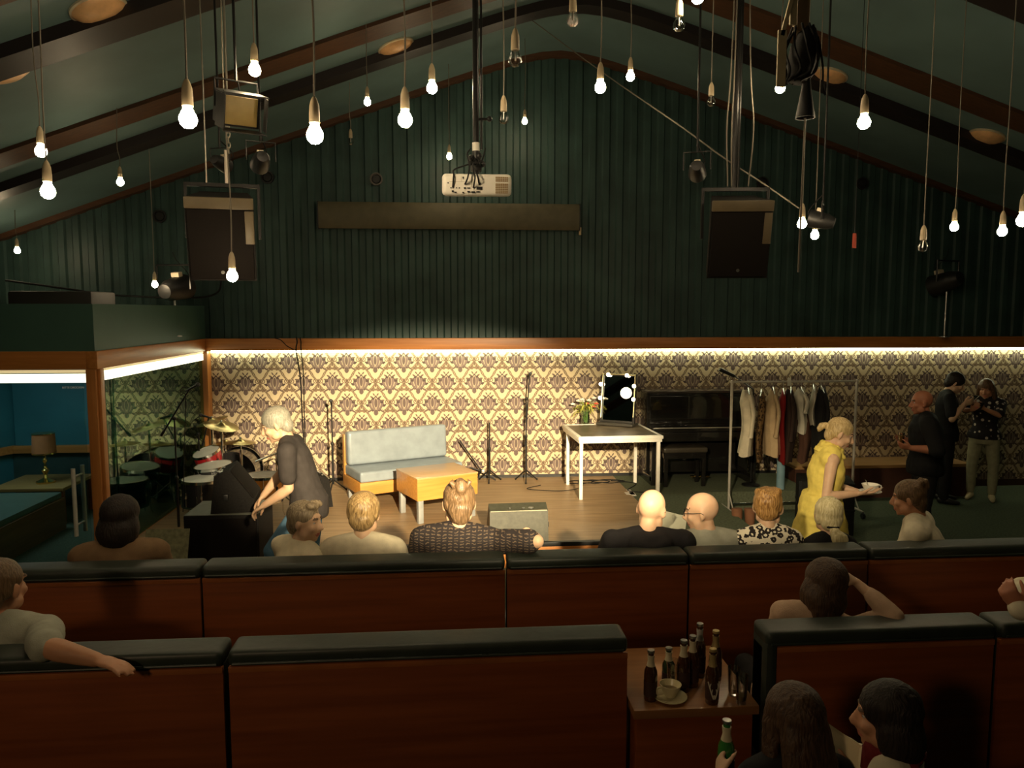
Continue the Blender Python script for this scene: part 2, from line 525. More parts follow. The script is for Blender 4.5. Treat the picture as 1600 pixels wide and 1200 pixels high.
# ---- booth left
mb = MB()
mb.prism([(-9, GY - .03), (GX + .01, GY - .03), (GX + .01, WY - .04), (GX - .1, WY - .04), (GX - .1, GY + .08), (-9, GY + .08)], TT, PT)
struct(mb.build('wall_parapet', m_par, smooth=False))
struct(MB().box((-9, GY + .08, TT - .02), (GX - .1, WY - .04, TT + .06)).build('ceiling_booth', m_par))
struct(MB().box((-5.75, WY - .1, .72), (GX - .06, WY, WB)).build('wall_booth_back', m_blue))
struct(MB().box((-9, WY - .1, 0), (GX - .06, WY - .02, .72)).build('wall_booth_dado', m_teal))
mb = MB(); mb.prism([(-5.75, WY), (-5.95, WY), (-7.4, GY), (-7.2, GY)], .0, WB)
struct(mb.build('wall_booth_left', m_blue, smooth=False))
mb = MB(); mb.box((-5.75, WY - .17, .72), (GX - .06, WY - .1, .82), .008)
mb.prism([(-5.72, WY - .1), (-5.78, WY - .1), (-7.25, GY), (-7.15, GY)], .72, .82)
struct(mb.build('trim_4', m_fascia))
t = thing('glass_partition', 'large reflective glass pane between two orange wooden posts beside the drums', 'glass partition', (GX, 9, 0))
MB().obox((0, 0, 1.11), (.012, 2 * (WY - .2 - 9) - .02, 1.72)).build('pane', m_pane, t, smooth=False)
MB().box((-.02, -1.45, .0), (.02, 1.45, .25)).build('bottom_rail', m_fasciay, t)
t = thing('glass_door', 'clear glass booth door with white lettering and a long chrome pull handle', 'door', (-4.7, GY, 0))
MB().box((-2.4, -.006, .01), (1.3, .006, 1.97)).build('pane', m_pane2, t, smooth=False)
h = MB(); hx = aty(122, 745, GY).x + 4.7
h.cyl((hx, -.09, .50), (hx, -.09, 1.14), .019); h.cyl((hx, 0, .6), (hx, -.09, .6), .01); h.cyl((hx, 0, 1.06), (hx, -.09, 1.06), .01)
h.cyl((hx, .09, .50), (hx, .09, 1.14), .019); h.cyl((hx, 0, .6), (hx, .09, .6), .01); h.cyl((hx, 0, 1.06), (hx, .09, 1.06), .01)
h.build('pull_handle', M('satin_handle', (.68, .66, .58), .35, metal=.2), t)  # pale colour stands in for front light on the chrome
fc = bpy.data.curves.new('lettering', 'FONT'); fc.body = 'BITTE DR\u00dcCKEN'; fc.size = .05; fc.extrude = .0008
ft = bpy.data.objects.new('tmp_text', fc); COL.objects.link(ft)
dg = bpy.context.evaluated_depsgraph_get()
me = bpy.data.meshes.new_from_object(ft.evaluated_get(dg)); bpy.data.objects.remove(ft)
lo = bpy.data.objects.new('lettering', me); COL.objects.link(lo); me.materials.clear(); me.materials.append(M('white_vinyl', (.9, .9, .88), .5, var=.02))
lo.parent = t; lo.rotation_euler = (PI / 2, 0, 0)
wdt = max(v.co.x for v in me.vertices); a = aty(98, 607, GY - .01); bb = aty(132, 607, GY - .01)
sc_ = (bb.x - a.x) / wdt; lo.scale = (sc_, sc_, 1); lo.location = (a.x + 4.7, -.02, a.z)
lo['label'] = 'white lettering on the glass'
pb = MB(); pb.box((GX - .07, GY - .06, 0), (GX + .02, GY + .06, WB), .008); pb.box((GX + .02, GY - .03, 0), (GX + .05, GY + .05, WB), .006)
struct(pb.build('trim_5', m_post))
struct(MB().box((GX - .06, WY - .17, .25), (GX + .06, WY - .005, WB), .008).build('trim_6', m_post))
# LED strips
t = thing('led_strip', 'long white LED strip glowing under the orange fascia along the damask wall', 'light', (0, WY, WB))
MB().box((GX + .08, -.075, -.028), (10.1, -.045, .004)).build('diffuser', LED, t)
MB().box((GX + .08, -.08, .004), (10.1, -.04, .012)).build('profile', m_steel, t)
t = thing('led_light', 'wide white LED panel above the glass partition by the drums', 'light', (GX, 9, WB))
MB().box((-.012, 2 * 7.47 - 16.41 - .0, -.115), (.03, 1.42, -.03), .004).build('diffuser', LEDP, t)
MB().box((-.012, -1.47, -.024), (.03, 1.42, 0)).build('upper_strip', emitter('led_upper_strip', (1, .82, .42), .55), t)
t = thing('led_light', 'white LED panel above the glass booth door at far left', 'light', (-5, GY, WB))
MB().box((-4, -.03, -.125), (1.64, .012, -.045), .004).build('diffuser', LEDP, t)
MB().box((-4, -.03, -.034), (1.64, .012, -.01)).build('upper_strip', emitter('led_upper_strip', (1, .82, .42), .55), t)

# ---- ceiling ribs
def rib(name, y0, y1, drop, m, xa=-8.8, xb=10.2, kk=None):
    mb = MB(); vs, fs = [], []
    q = [xa + (xb - xa) * i / 90 for i in range(91)]
    for x in q:
        z = sec(x)
        vs += [(x, y0, z + .03), (x, y0, z - drop), (x, y1, z - drop), (x, y1, z + .03)]
    for i in range(90):
        a, b = 4 * i, 4 * i + 4
        fs += [(a, a + 1, b + 1, b), (a + 1, a + 2, b + 2, b + 1), (a + 2, a + 3, b + 3, b + 2)]
    mb.add(vs, fs); return struct(mb.build(name, m, ang=30))
rib('ceiling_beam', 5.15, 5.45, .05, m_rib)
rib('ceiling_beam', 6.0, 6.34, .10, m_ribdark)
rib('ceiling_beam', 7.86, 8.24, .04, m_rib)
rib('ceiling_beam', 8.72, 8.98, .10, m_ribdark)
rib('ceiling_beam', 2.4, 2.75, .05, m_rib)
rib('ceiling_beam', 3.2, 3.5, .10, m_ribdark)
rib('ceiling_beam', WY - .12, WY - .0, .07, m_rib)
def rib_lamp(px_, py_, Y, lab, r=.19):
    # bowl lamp let into the edge of a black beam
    d = ray(px_, py_); x = (d * (Y / d.y)).x
    sl = (sec(x + .05) - sec(x - .05)) / .1
    mx = Matrix.Rotation(-math.atan(sl), 3, 'Y')
    t = thing('bowl_lamp', lab, 'ceiling lamp', (x, Y, sec(x) - .0), 0, 'round copper bowl lamps on the black ceiling beams')
    MB().lathe([(r, 0), (r * .97, -.02), (r * .8, -.045), (r * .5, -.065), (0, -.072)], seg=32, mx=mx).build('bowl', m_copper, t)
    MB().lathe([(r * 1.0, .012), (r * 1.06, .01), (r * 1.06, -.014), (r * .98, -.02), (r * .96, 0)], seg=32, mx=mx).build('rim', M('pale_brass_rim', (.8, .68, .48), .3, metal=.6), t)
rib_lamp(155, 42, 5.97, 'large copper bowl lamp on the black beam at upper left')
rib_lamp(2, 110, 6.38, 'copper bowl lamp at the far left picture edge under the black beam')
rib_lamp(618, 70, 8.7, 'copper bowl lamp on the black beam left of the projector pole')
rib_lamp(1298, 82, 8.68, 'copper bowl lamp beside the black cable bundle on the right')
rib_lamp(1543, 192, 8.68, 'copper bowl lamp low on the right end of the black beam')

# ---- stage
mb = MB()
mb.prism([(GX + .02, 7.6), (2.3, 7.6), (2.3, WY), (GX + .02, WY)], 0.0, .25)
struct(mb.build('stage', m_stage, smooth=False))
mb = MB()
mb.prism([(2.3, 7.6), (3.25, 7.6), (3.3, 9.55), (4.7, 9.55), (4.7, WY), (2.3, WY)], 0, .25)
struct(mb.build('stage_carpeted', M('stage_carpet', (.11, .125, .08), .95, var=.2, scale=40, spec=.1), smooth=False))
struct(MB().box((GX, 7.555, .0), (3.25, 7.6, .21), .004).build('trim_7', m_fascia))
struct(MB().box((GX, 7.56, .21), (3.25, 7.62, .253), .004).build('trim_8', m_black))
struct(MB().box((GX + .06, WY - .015, .25), (4.7, WY, .29)).build('baseboard_back', m_black))
struct(MB().box((4.7, WY - .015, 0), (10.2, WY, .10)).build('baseboard_right', M('dark_skirting', (.06, .03, .015), .5)))
mb = MB()
for (x0, y0, x1, y1, a) in ((977, 769, 992, 773, 0), (983, 765, 990, 775, 0)):
    p = atz((x0 + x1) / 2, (y0 + y1) / 2, .25)
    q0, q1 = atz(x0, (y0 + y1) / 2, .25), atz(x1, (y0 + y1) / 2, .25)
    r0, r1 = atz((x0 + x1) / 2, y0, .25), atz((x0 + x1) / 2, y1, .25)
    mb.box((min(q0.x, q1.x), min(r0.y, r1.y), .25), (max(q0.x, q1.x), max(r0.y, r1.y), .2515))
tag(mb.build('floor_tape', M('white_tape', (.75, .7, .6), .6)), 'white cross of marking tape on the stage floor by the white table', 'tape')

# ------------------------------------------------------------------ lights
def spot(name, loc, aim, power, ang, blend, col, size=.08, flat=1.0):
    # theatre spotlight behind the camera; flat < 1 squeezes the beam vertically like closed shutters
    l = bpy.data.lights.new(name, 'SPOT'); l.energy = power; l.spot_size = R(ang); l.spot_blend = blend; l.color = col; l.shadow_soft_size = size
    o = bpy.data.objects.new(name, l); COL.objects.link(o); o.location = loc
    o.rotation_euler = (V(aim) - V(loc)).to_track_quat('-Z', 'Y').to_euler()
    o.scale = (1, flat, 1)
    return o
spot('stage_spot_left', (-3.4, -1.5, 5.0), (.10, 10.5, -.1), 18500, 32, .7, (1, .79, .48), flat=.66)
spot('stage_spot_middle', (1.2, -1.5, 3.7), (-.3, 10.5, .55), 15500, 30, .7, (1, .79, .48), flat=.60)
spot('stage_spot_right', (-1.6, -1.5, 3.9), (2.6, 7.4, .9), 2700, 22, .8, (1, .80, .50), flat=.55)
spot('table_spot', (-1.2, -1, 4.2), (2.1, 9.4, 1.0), 2200, 8, .8, (1, .82, .52), flat=.8)
spot('audience_wash', (-3.2, -2.5, 4.0), (.6, 4.2, .7), 190, 70, .8, (1, .70, .40), .3)
# ------------------------------------------------------------------ pendants
def ytop(x, y):
    lo, hi = .5, 14
    for _ in range(50):
        m = (lo + hi) / 2; p = aty(x, y, m)
        if p.z < sec(p.x): lo = m
        else: hi = m
    return lo
BULBR = .034
def pendant(x, y, Y, lit, lab):
    p = aty(x, y, Y); k = 1.0
    t = thing('pendant_bulb', lab, 'hanging bulb', (p.x, p.y, p.z), 0, 'lit bare bulbs on long cords' if lit else 'unlit bare bulbs on long cords')
    top = sec(p.x) - p.z
    sw = random.uniform(-.012, .012)
    MB().tube(bez([(0, 0, top - .002), (sw, sw, top * .5), (-sw * .4, 0, top * .15 + .12), (0, 0, .125)], 6), .0042, 6).build('cord', m_cord, t)
    MB().lathe([(.006, .15), (.012, .14), (.019, .118), (.021, .085), (.0215, .05), (.018, .046)], seg=14).build('socket', m_sock, t)
    r = BULBR
    prof = [(0, -r), (r * .5, -r * .87), (r * .87, -r * .5), (r, 0), (r * .93, r * .38), (r * .72, r * .78), (.018, r * 1.15), (.016, .05)]
    if lit: gb = MB().lathe(prof, seg=14).build('glass_bulb', BULB, t)
    else:
        gb = MB().lathe(prof, seg=16).build('glass_bulb', m_clear, t)
        MB().cyl((0, 0, .045), (0, 0, .0), .004).build('filament_stem', m_steel, gb)
LITS = [
 (27, 392, ytop(23, 328), 'lit bulb nearest the left picture edge, low above the booth roof'),
 (64, 237, 5.0, 'upper lit bulb of the close pair at far left'),
 (75, 300, 4.0, 'lower and larger lit bulb of the close pair at far left'),
 (188, 285, ytop(184, 168), 'lit bulb on a short cord between the far left pair and the big bulb'),
 (242, 445, ytop(235, 230), 'lit bulb hanging lowest, just above the booth parapet'),
 (294, 187, 3.1, 'big bright lit bulb left of the box shaped theatre lamp'),
 (363, 432, 4.9, 'lit bulb hanging in front of the left loudspeaker'),
 (398, 110, 4.6, 'lit bulb right above the box shaped theatre lamp'),
 (492, 212, 3.2, 'brightest big lit bulb, between left loudspeaker and projector'),
 (574, 160, ytop(570, 38), 'small lit bulb beside the unlit bulb left of the projector'),
 (633, 188, 3.7, 'large lit bulb third to the left of the projector pole'),
 (675, 138, 5.0, 'lit bulb second to the left of the projector pole'),
 (702, 245, ytop(700, 100), 'small lit bulb just above the left corner of the projector'),
 (820, 190, ytop(819, 60), 'small lit bulb just right of the projector pole'),
 (938, 137, 4.8, 'larger lit bulb of the middle pair on the diagonal cable'),
 (985, 120, 6.2, 'smaller lit bulb of the middle pair right of the diagonal cable'),
 (1090, -4, 4.2, 'lit bulb cut by the top picture edge'),
 (1219, 138, 5.4, 'lit bulb hanging beside the black cable bundle'),
 (1253, 350, 5.6, 'left one of two lit bulbs under the small spotlight on the right'),
 (1273, 368, 6.4, 'right one of two lit bulbs under the small spotlight on the right'),
 (1350, 192, 4.1, 'big lit bulb alone between cable bundle and right picture edge'),
 (1491, 355, 6.2, 'small lit bulb right of the long unlit pendant'),
 (1566, 362, 5.4, 'lit bulb second from the right picture edge'),
 (1598, 345, 4.2, 'lit bulb cut by the right picture edge'),
]
for x, y, Y, lab in LITS: pendant(x, y, Y, True, lab)
for x, y, Y, lab in [
 (548, 222, ytop(548, 128), 'unlit bulb on a short cord left of the projector'),
 (805, 94, 3.9, 'large unlit clear bulb right of the projector pole'),
 (787, 186, 5.2, 'unlit bulb on a frayed cord just right of the projector pole'),
 (895, 32, 4.4, 'unlit bulb near the top picture edge at the middle'),
 (1061, 40, 4.3, 'unlit bulb near the top edge left of the right pole'),
 (1111, 160, 6.0, 'unlit bulb just left of the right loudspeaker pole'),
 (1442, 386, 5.2, 'unlit bulb on a very long cord, left of the lamp on a stand'),
]: pendant(x, y, Y, False, lab)

# ------------------------------------------------------------------ projector on its pole
p = aty(744, 291, 4.35)
t = thing('projector', 'cream projector with plugged cables hanging under a black ceiling pole', 'projector', p)
rx = Matrix.Rotation(R(8), 4, 'X')
MB().box((-.188, -.13, -.055), (.188, .15, .062), .028, seg=4).xf(rx).build('case', m_white, t)
mb = MB()
for i in range(7):
    for j in range(6): mb.box((.100 + i * .0098, -.1335, -.038 + j * .009), (.1075 + i * .0098, -.129, -.032 + j * .009))
    for j in range(3): mb.box((.100 + i * .0098, -.1335, .024 + j * .009), (.1075 + i * .0098, -.129, .030 + j * .009))
mb.xf(rx).build('vent_grille', M('vent_shadow', (.28, .17, .06), .7), t)
mb = MB()
for x_, z_, w_, h_ in ((-.13, -.03, .010, .010), (-.115, -.035, .012, .006), (-.14, -.012, .007, .006), (-.11, -.012, .007, .006), (-.095, -.012, .007, .006), (-.075, -.035, .008, .006), (-.065, -.012, .012, .008), (-.045, -.012, .016, .006), (-.045, -.031, .014, .007), (-.02, -.033, .02, .008), (.005, -.031, .018, .006), (.012, -.012, .03, .016), (-.075, .042, .006, .010), (-.155, .015, .005, .005)):
    mb.box((x_ - w_ / 2, -.136, z_ - h_ / 2), (x_ + w_ / 2, -.129, z_ + h_ / 2))
mb.xf(rx).build('socket_panel', m_black, t)
mb = MB()
mb.box((-.15, -.1325, .02), (-.03, -.1295, .0215)); mb.box((-.03, -.1325, -.005), (-.0285, -.1295, .05)); mb.box((-.085, -.1325, .02), (-.084, -.1295, .05))
mb.xf(rx).build('panel_seam', M('seam_grey', (.3, .27, .2), .6), t)
mb = MB()
mb.lathe([(.018, 0), (.018, .02), (.01, .022), (.01, .06)], (0, .0, .06))
mb.cyl((0, 0, .1), (0, 0, .19), .022); mb.box((-.03, -.03, .08), (.03, .03, .11), .006)
for a in range(5):
    c = V((.035 * math.cos(a * 1.3), .03 * math.sin(a * 1.3), .12 + .01 * a))
    mb.ball(c, .018, 8, 6)
mb.build('mount', m_black, t)
mb = MB()
for pts in (((-.13, -.135, -.03), (-.125, -.15, .03), (-.12, -.08, .075), (-.03, -.01, .12)), ((-.065, -.135, -.012), (-.05, -.17, .02), (-.04, -.14, .09), (-.05, -.06, .16), (-.03, -.02, .2)), ((-.02, -.135, -.03), (-.012, -.17, .02), (-.02, -.12, .08), (0, -.03, .14)), ((.012, -.135, -.012), (.0, -.18, .03), (-.02, -.1, .1), (.03, -.05, .13), (.05, -.03, .2))):
    mb.tube(bez(pts, 6), .0042, 6)
for i in range(3):
    mb.tube(bez([(.03 * math.cos(a + i), .035 * math.sin(a + i * 2), .13 + .02 * math.sin(3 * a + i)) for a in [k * .7 for k in range(10)]], 4), .004, 6)
mb.build('cable', m_rubber, t)
pole_z = sec(p.x) - p.z
mb = MB(); mb.cyl((0, 0, .19), (0, 0, pole_z), .017); mb.cyl((.03, 0, .2), (.032, 0, pole_z), .006); mb.cyl((0, 0, .36), (.075, 0, .365), .008); mb.ball((.075, 0, .365), .016)
mb.build('pole', m_blackmet, t)
MB().cyl((0, 0, .19), (0, 0, .235), .021).build('clamp', m_white, t)

# ------------------------------------------------------------------ projection screen housing on the wall
a = aty(497, 320, WY - .14); b = aty(905, 355, WY - .14)
t = thing('projection_screen', 'long olive roller screen housing on the corrugated wall below the projector', 'projection screen', (0, WY, 0))
mb = MB(); h = .35
z0 = aty(700, 358, WY - .14).z
poly = [(-.03, z0 + .02), (-.12, z0), (-.15, z0 + .05), (-.15, z0 + h - .05), (-.12, z0 + h), (-.03, z0 + h)]
mb.prism(poly, a.x, b.x, 0); mb.build('housing', M('olive_screen_case', (.085, .075, .042), .6), t)
mb = MB(); mb.box((a.x - .012, -.16, z0 - .005), (a.x, -.02, z0 + h + .005), .004); mb.box((b.x, -.16, z0 - .005), (b.x + .012, -.02, z0 + h + .005), .004)
mb.build('end_cap', m_black, t)
MB().cyl((b.x + .02, -.1, z0 + .04), (b.x + .02, -.1, z0 - .06), .018).build('pull_cord_knob', M('pale_knob', (.5, .4, .25), .5), t)

# ------------------------------------------------------------------ loudspeakers
def loudspeaker(x, y, Y, yaw, lab, chain):
    p = aty(x, y, Y)
    t = thing('loudspeaker', lab, 'loudspeaker', p, yaw, 'hanging loudspeakers beside the screen')
    tl = Matrix.Rotation(R(14), 4, 'X')
    w_, h_ = .215, .275
    mb = MB(); mb.prism([(-w_, -.19), (w_, -.19), (w_ * .72, .17), (-w_ * .72, .17)], -h_, h_); mb.xf(tl).build('cabinet', m_spk, t, smooth=False)
    gr = MB().box((-w_ + .012, -.205, -h_ + .012), (w_ - .012, -.19, h_ - .075), .006).xf(tl).build('grille', m_mesh, t)
    mb = MB(); mb.box((-w_, -.215, h_ - .072), (w_, -.185, h_ + .004), .008); mb.box((w_ - .06, -.208, h_ - .3), (w_ - .002, -.186, h_ - .08), .006)
    mb.xf(tl).build('front_bezel', M('worn_brown_bezel', (.10, .075, .04), .5), t)
    MB().lathe([(.012, 0), (.012, .006), (0, .006)], mx=Matrix.Rotation(PI / 2, 3, 'X')).xf(Matrix.Translation((.0, -.2, -h_ + .06))).xf(tl).build('badge', m_steel, gr)
    top = sec(p.x) - p.z
    mb = MB()
    mb.box((-w_ - .03, -.02, h_ + .05), (w_ + .03, .02, h_ + .075)); mb.box((-w_ - .03, -.02, -.02), (-w_ - .012, .02, h_ + .075)); mb.box((w_ + .012, -.02, -.02), (w_ + .03, .02, h_ + .075))
    mb.build('yoke', m_blackmet, t)
    mb = MB()
    if chain:
        mb.cyl((.03, 0, h_ + .07), (.03, 0, h_ + .3), .012)
        for k in range(9):
            z = h_ + .3 + k * .034
            q = [(V((.012 * math.cos(s_), 0, .022 * math.sin(s_) + z)) if k % 2 else V((0, .012 * math.cos(s_), .022 * math.sin(s_) + z))) + V((.05, 0, 0)) for s_ in [j * PI / 4 for j in range(9)]]
            mb.tube(q, .004, 6, cap=False)
        mb.cyl((.05, 0, h_ + .6), (.05, 0, top), .008); mb.cyl((-.1, 0, h_ + .07), (-.1, 0, top), .005)
        mb.build('chain', M('dull_chain', (.4, .36, .3), .4, metal=.9), t)
    else:
        mb.cyl((-.005, .02, h_ + .07), (-.005, .02, top), .022); mb.cyl((.02, .02, h_ + .07), (.02, .02, top), .012)
        mb.build('pole', m_blackmet, t)
        mb = MB()
        for dx in (-.062, -.035, .085): mb.tube(bez([(dx, -.03, h_ + .08), (dx * 1.3, -.035, h_ + .5), (dx * .9, -.02, h_ + 1.0), (dx * .4, 0, top)], 6), .005, 6)
        mb.build('cord', m_cord, t)
        mb = MB(); mb.tube(bez([(.03, -.03, top - .75), (.05, -.04, top - .95), (.03, -.04, top - 1.05), (.01, -.04, top - .95), (.03, -.03, top - .75)], 6), .007, 6)
        mb.build('coiled_cable', M('pale_coil', (.55, .5, .4), .4), t)
    return t
loudspeaker(350, 368, 5.5, R(10), 'black loudspeaker hung on a chain left of the screen', True)
loudspeaker(1147, 369, 5.6, R(-8), 'black loudspeaker hung on a pole right of the screen', False)

# ------------------------------------------------------------------ theatre lamps
def par_lamp(x, y, Y, yaw, tilt, sc, lab, cat='stage lamp', mount='up', box=False):
    p = aty(x, y, Y)
    t = thing('stage_lamp', lab, cat, p, yaw)
    mx = Matrix.Rotation(R(tilt), 4, 'X') @ Matrix.Scale(sc, 4)
    rx_ = Matrix.Rotation(PI / 2, 3, 'X')
    if box:
        MB().box((-.12, -.1, -.10), (.12, .12, .10), .012).xf(mx).build('housing', m_black, t)
        mb = MB()
        mb.prism([(-.11, -.1), (.11, -.1), (.13, -.24), (-.13, -.24)], -.115, -.108); mb.prism([(-.11, -.1), (.11, -.1), (.13, -.24), (-.13, -.24)], .108, .115)
        mb.obox((-.135, -.17, 0), (.006, .15, .2), rotz(R(8))); mb.obox((.135, -.17, 0), (.006, .15, .2), rotz(R(-8)))
        mb.xf(mx).build('barn_door', m_black, t)
        MB().box((-.1, -.112, -.085), (.1, -.102, .085), .004).xf(mx).build('amber_filter', M('amber_gel', (.42, .30, .10), .4), t)  # amber light on the lamp box, put into the colour of a sheet
    else:
        hs_ = MB().lathe([(.0, .12), (.05, .115), (.075, .05), (.085, -.06), (.09, -.13), (.083, -.13), (.075, -.04), (0, -.03)], seg=20, mx=rx_).xf(mx).build('housing', m_black, t)
        MB().lathe([(.072, .045), (.05, .055), (0, .058)], seg=18, mx=rx_).xf(mx).build('lens', M('lens_glass', (.25, .22, .18), .12, spec=.9), hs_)
        MB().box((-.03, .03, .08), (.03, .08, .115), .005).xf(mx).build('label_plate', M('pale_plate', (.6, .52, .38), .5), hs_)
    mb = MB()
    mb.tube([(-.13 * sc, 0, 0), (-.13 * sc, 0, .17 * sc), (.13 * sc, 0, .17 * sc), (.13 * sc, 0, 0)], .008 * sc, 6)
    mb.build('yoke', m_blackmet, t)
    mb = MB()
    if mount == 'up':
        mb.cyl((0, 0, .17 * sc), (0, 0, sec(p.x) - p.z), .008)
    elif mount is not None:
        mb.cyl((0, 0, -.02), (0, 0, mount - p.z), .011 * 1.3); mb.lathe([(.07, 0), (.07, .012), (.02, .02), (0, .02)], (0, 0, mount - p.z))
    if mb.v: mb.build('mounting_pole', m_steel if mount != 'up' else m_blackmet, t)
    mb = MB(); mb.tube(bez([(0, .1 * sc, 0), (.05, .14 * sc, .1 * sc), (.02, .05, .2 * sc), (0, .0, .26 * sc)], 6), .005, 6); mb.build('cable', m_rubber, t)
    return t
par_lamp(370, 170, 4.6, R(28), 20, .9, 'black box theatre lamp with amber-lit front and barn doors, upper left', box=True)
par_lamp(408, 251, 5.6, R(20), -10, .75, 'small black stage lamp just right of the hanging chain')
par_lamp(344, 254, 5.75, R(-20), -10, .6, 'tiny dark stage lamp just left of the hanging chain')
par_lamp(1089, 265, 5.7, R(-20), -10, .75, 'small black stage lamp left of the right loudspeaker pole')
par_lamp(1285, 345, 6.0, R(60), 15, .8, 'black spotlight tilted above the two close lit bulbs')
par_lamp(1480, 440, 10.3, R(20), -15, 1.7, 'black stage lamp on a steel pole above the fascia at right', mount=TT)
par_lamp(272, 452, 9.6, R(-15), 10, 1.7, 'black stage lamp standing on the booth roof behind the lowest bulb', mount=TT + .06)
t = tag(MB().tube(bez([aty(818, 22, 9.2), aty(940, 112, 7.6), aty(1060, 195, 6.2), aty(1133, 248, 5.65), aty(1190, 285, 5.8), aty(1248, 325, 6.0)], 8), .006, 6).build('lighting_cable', m_cord), 'thin cable running diagonally from the ceiling to the spotlight at right', 'cable')
mb = MB(); a = aty(1335, 376, 6.6)
t = thing('red_tag', 'small red tag hanging right of the tilted spotlight', 'tag', a)
MB().obox((0, 0, 0), (.045, .004, .13), rotz(.3), .001).build('cloth', M('red_cloth', (.24, .035, .015), .8), t)
MB().cyl((0, 0, .06), (0, 0, sec(a.x) - a.z), .0025).build('cord', m_rubber, t)

# ------------------------------------------------------------------ cable bundle top right
p = aty(1245, 60, 4.0)
t = thing('cable_bundle', 'black cable bundle with snoot lamp hung from a ceiling bracket at upper right', 'cable bundle', p)
top = sec(p.x) - p.z
MB().box((-.015, -.03, .03), (.05, .03, top + .03), .004).build('bracket', M('brown_bracket', (.16, .11, .06), .6), t)
mb = MB(); mb.box((-.06, -.05, .05), (-.025, -.035, top + .02)); mb.obox((-.10, -.05, -.12), (.045, .012, .28), None); mb.obox((-.075, -.05, .1), (.02, .012, .22), Matrix.Rotation(R(14), 3, 'Y'))
mb.build('pale_strap', M('pale_strap', (.30, .25, .15), .6), t)
mb = MB()
mb.tube([(.06, 0, .05), (.045, 0, -.05), (.03, .01, -.14), (.02, .01, -.22)], [.04, .075, .07, .045], 12)
for i in range(9):
    a0 = i * .7
    mb.tube(bez([(.03 + .05 * math.cos(a0), .05 * math.sin(a0), .06), (.03 + .09 * math.cos(a0 + .4), .08 * math.sin(a0 + .4), -.06), (.02 + .08 * math.cos(a0 + .9), .07 * math.sin(a0 + .9), -.17), (.05 * math.cos(a0), .04 * math.sin(a0), -.22)], 6), .007, 6)
mb.tube(bez([(-.03, -.03, .02), (-.1, -.05, -.08), (-.1, -.04, -.2), (-.06, -.02, -.24)], 6), .006, 6)
mb.tube(bez([(.1, -.03, .0), (.12, -.05, -.15), (.13, -.04, -.25), (.15, -.03, -.29)], 6), .006, 6)
mb.build('coiled_cable', m_rubber, t)
mb = MB(); mb.lathe([(0, .0), (.02, 0), (.026, -.06), (.05, -.2), (.046, -.2), (.02, -.06), (0, -.05)], (.06, 0, -.2), 18); mb.build('snoot', m_black, t)
mb = MB(); mb.cyl((.06, 0, -.4), (.052, 0, -1.2), .005); mb.build('hanging_cord', m_cord, t)

# ------------------------------------------------------------------ wall vents
for x, y, ring, lab in ((588, 280, True, 'round vent with a pale ring on the corrugated wall left of the projector'), (418, 277, False, 'small dark round vent right of the chain on the corrugated wall'), (250, 338, False, 'dark round vent low on the wall at far left'), (1191, 286, False, 'dark round vent right of the right loudspeaker pole'), (1347, 287, False, 'dark round vent on the wall at far right')):
    p = aty(x, y, WY - .035)
    t = thing('wall_vent', lab, 'vent', p)
    rx_ = Matrix.Rotation(PI / 2, 3, 'X')
    MB().lathe([(.085, -.02), (.085, .03), (.07, .03), (.065, .0), (0, .0)], seg=24, mx=rx_).build('flange', M('vent_ring', (.10, .09, .08), .5) if ring else m_black, t)
    MB().lathe([(.06, .0), (.05, .012), (0, .014)], seg=20, mx=rx_).build('louvre', m_black, t)
# items on booth roof
mb = MB(); mb.tube(bez([aty(8, 438, 9.5), aty(60, 445, 9.6), aty(110, 452, 9.7), aty(190, 462, 9.9), aty(330, 462, 10.4), aty(346, 420, 10.45)], 8), .012, 6)
tag(mb.build('roof_cable', m_rubber), 'dark cable sagging across the wall above the booth roof', 'cable')
mb = MB(); a = aty(20, 474, 8.6); b = aty(150, 474, 8.6)
mb.box((a.x, 8.5, TT + .06), (b.x, 9.1, aty(80, 455, 8.6).z), .03)
tag(mb.build('equipment_case', M('dusty_black_case', (.02, .02, .017), .7)), 'low dark equipment case lying on the booth roof at far left', 'case')
# ------------------------------------------------------------------ stage furniture
SZ = .25
m_ply = wood('orange_plywood', (.50, .215, .045), (.63, .30, .068), .35, 0, 2.2, coat=.2)
m_vinyl = M('grey_blue_vinyl', (.25, .295, .33), .33, var=.1, bump=.08, bscale=12, coat=.1)
YA = R(25)
def frame2(a, b):                                     # direction a->b in plan
    d = V((b[0] - a[0], b[1] - a[1], 0)); return math.atan2(d.y, d.x)

# coffee table
t = thing('coffee_table', 'orange plywood box table on steel legs in front of the sofa', 'coffee table', (-.37, 8.32, SZ), YA)
MB().box((0, 0, .262), (.74, .63, .50), .004).build('box_body', m_ply, t)
MB().box((-.004, -.004, .50), (.744, .634, .516), .004).build('tabletop', wood('plywood_top', (.52, .30, .13), (.62, .37, .16), .3, 0, 2.2, coat=.3), t)
for x in (.02, .66):
    for y in (.02, .55): MB().box((x, y, 0), (x + .06, y + .06, .262), .004).build('leg', m_grey, t)
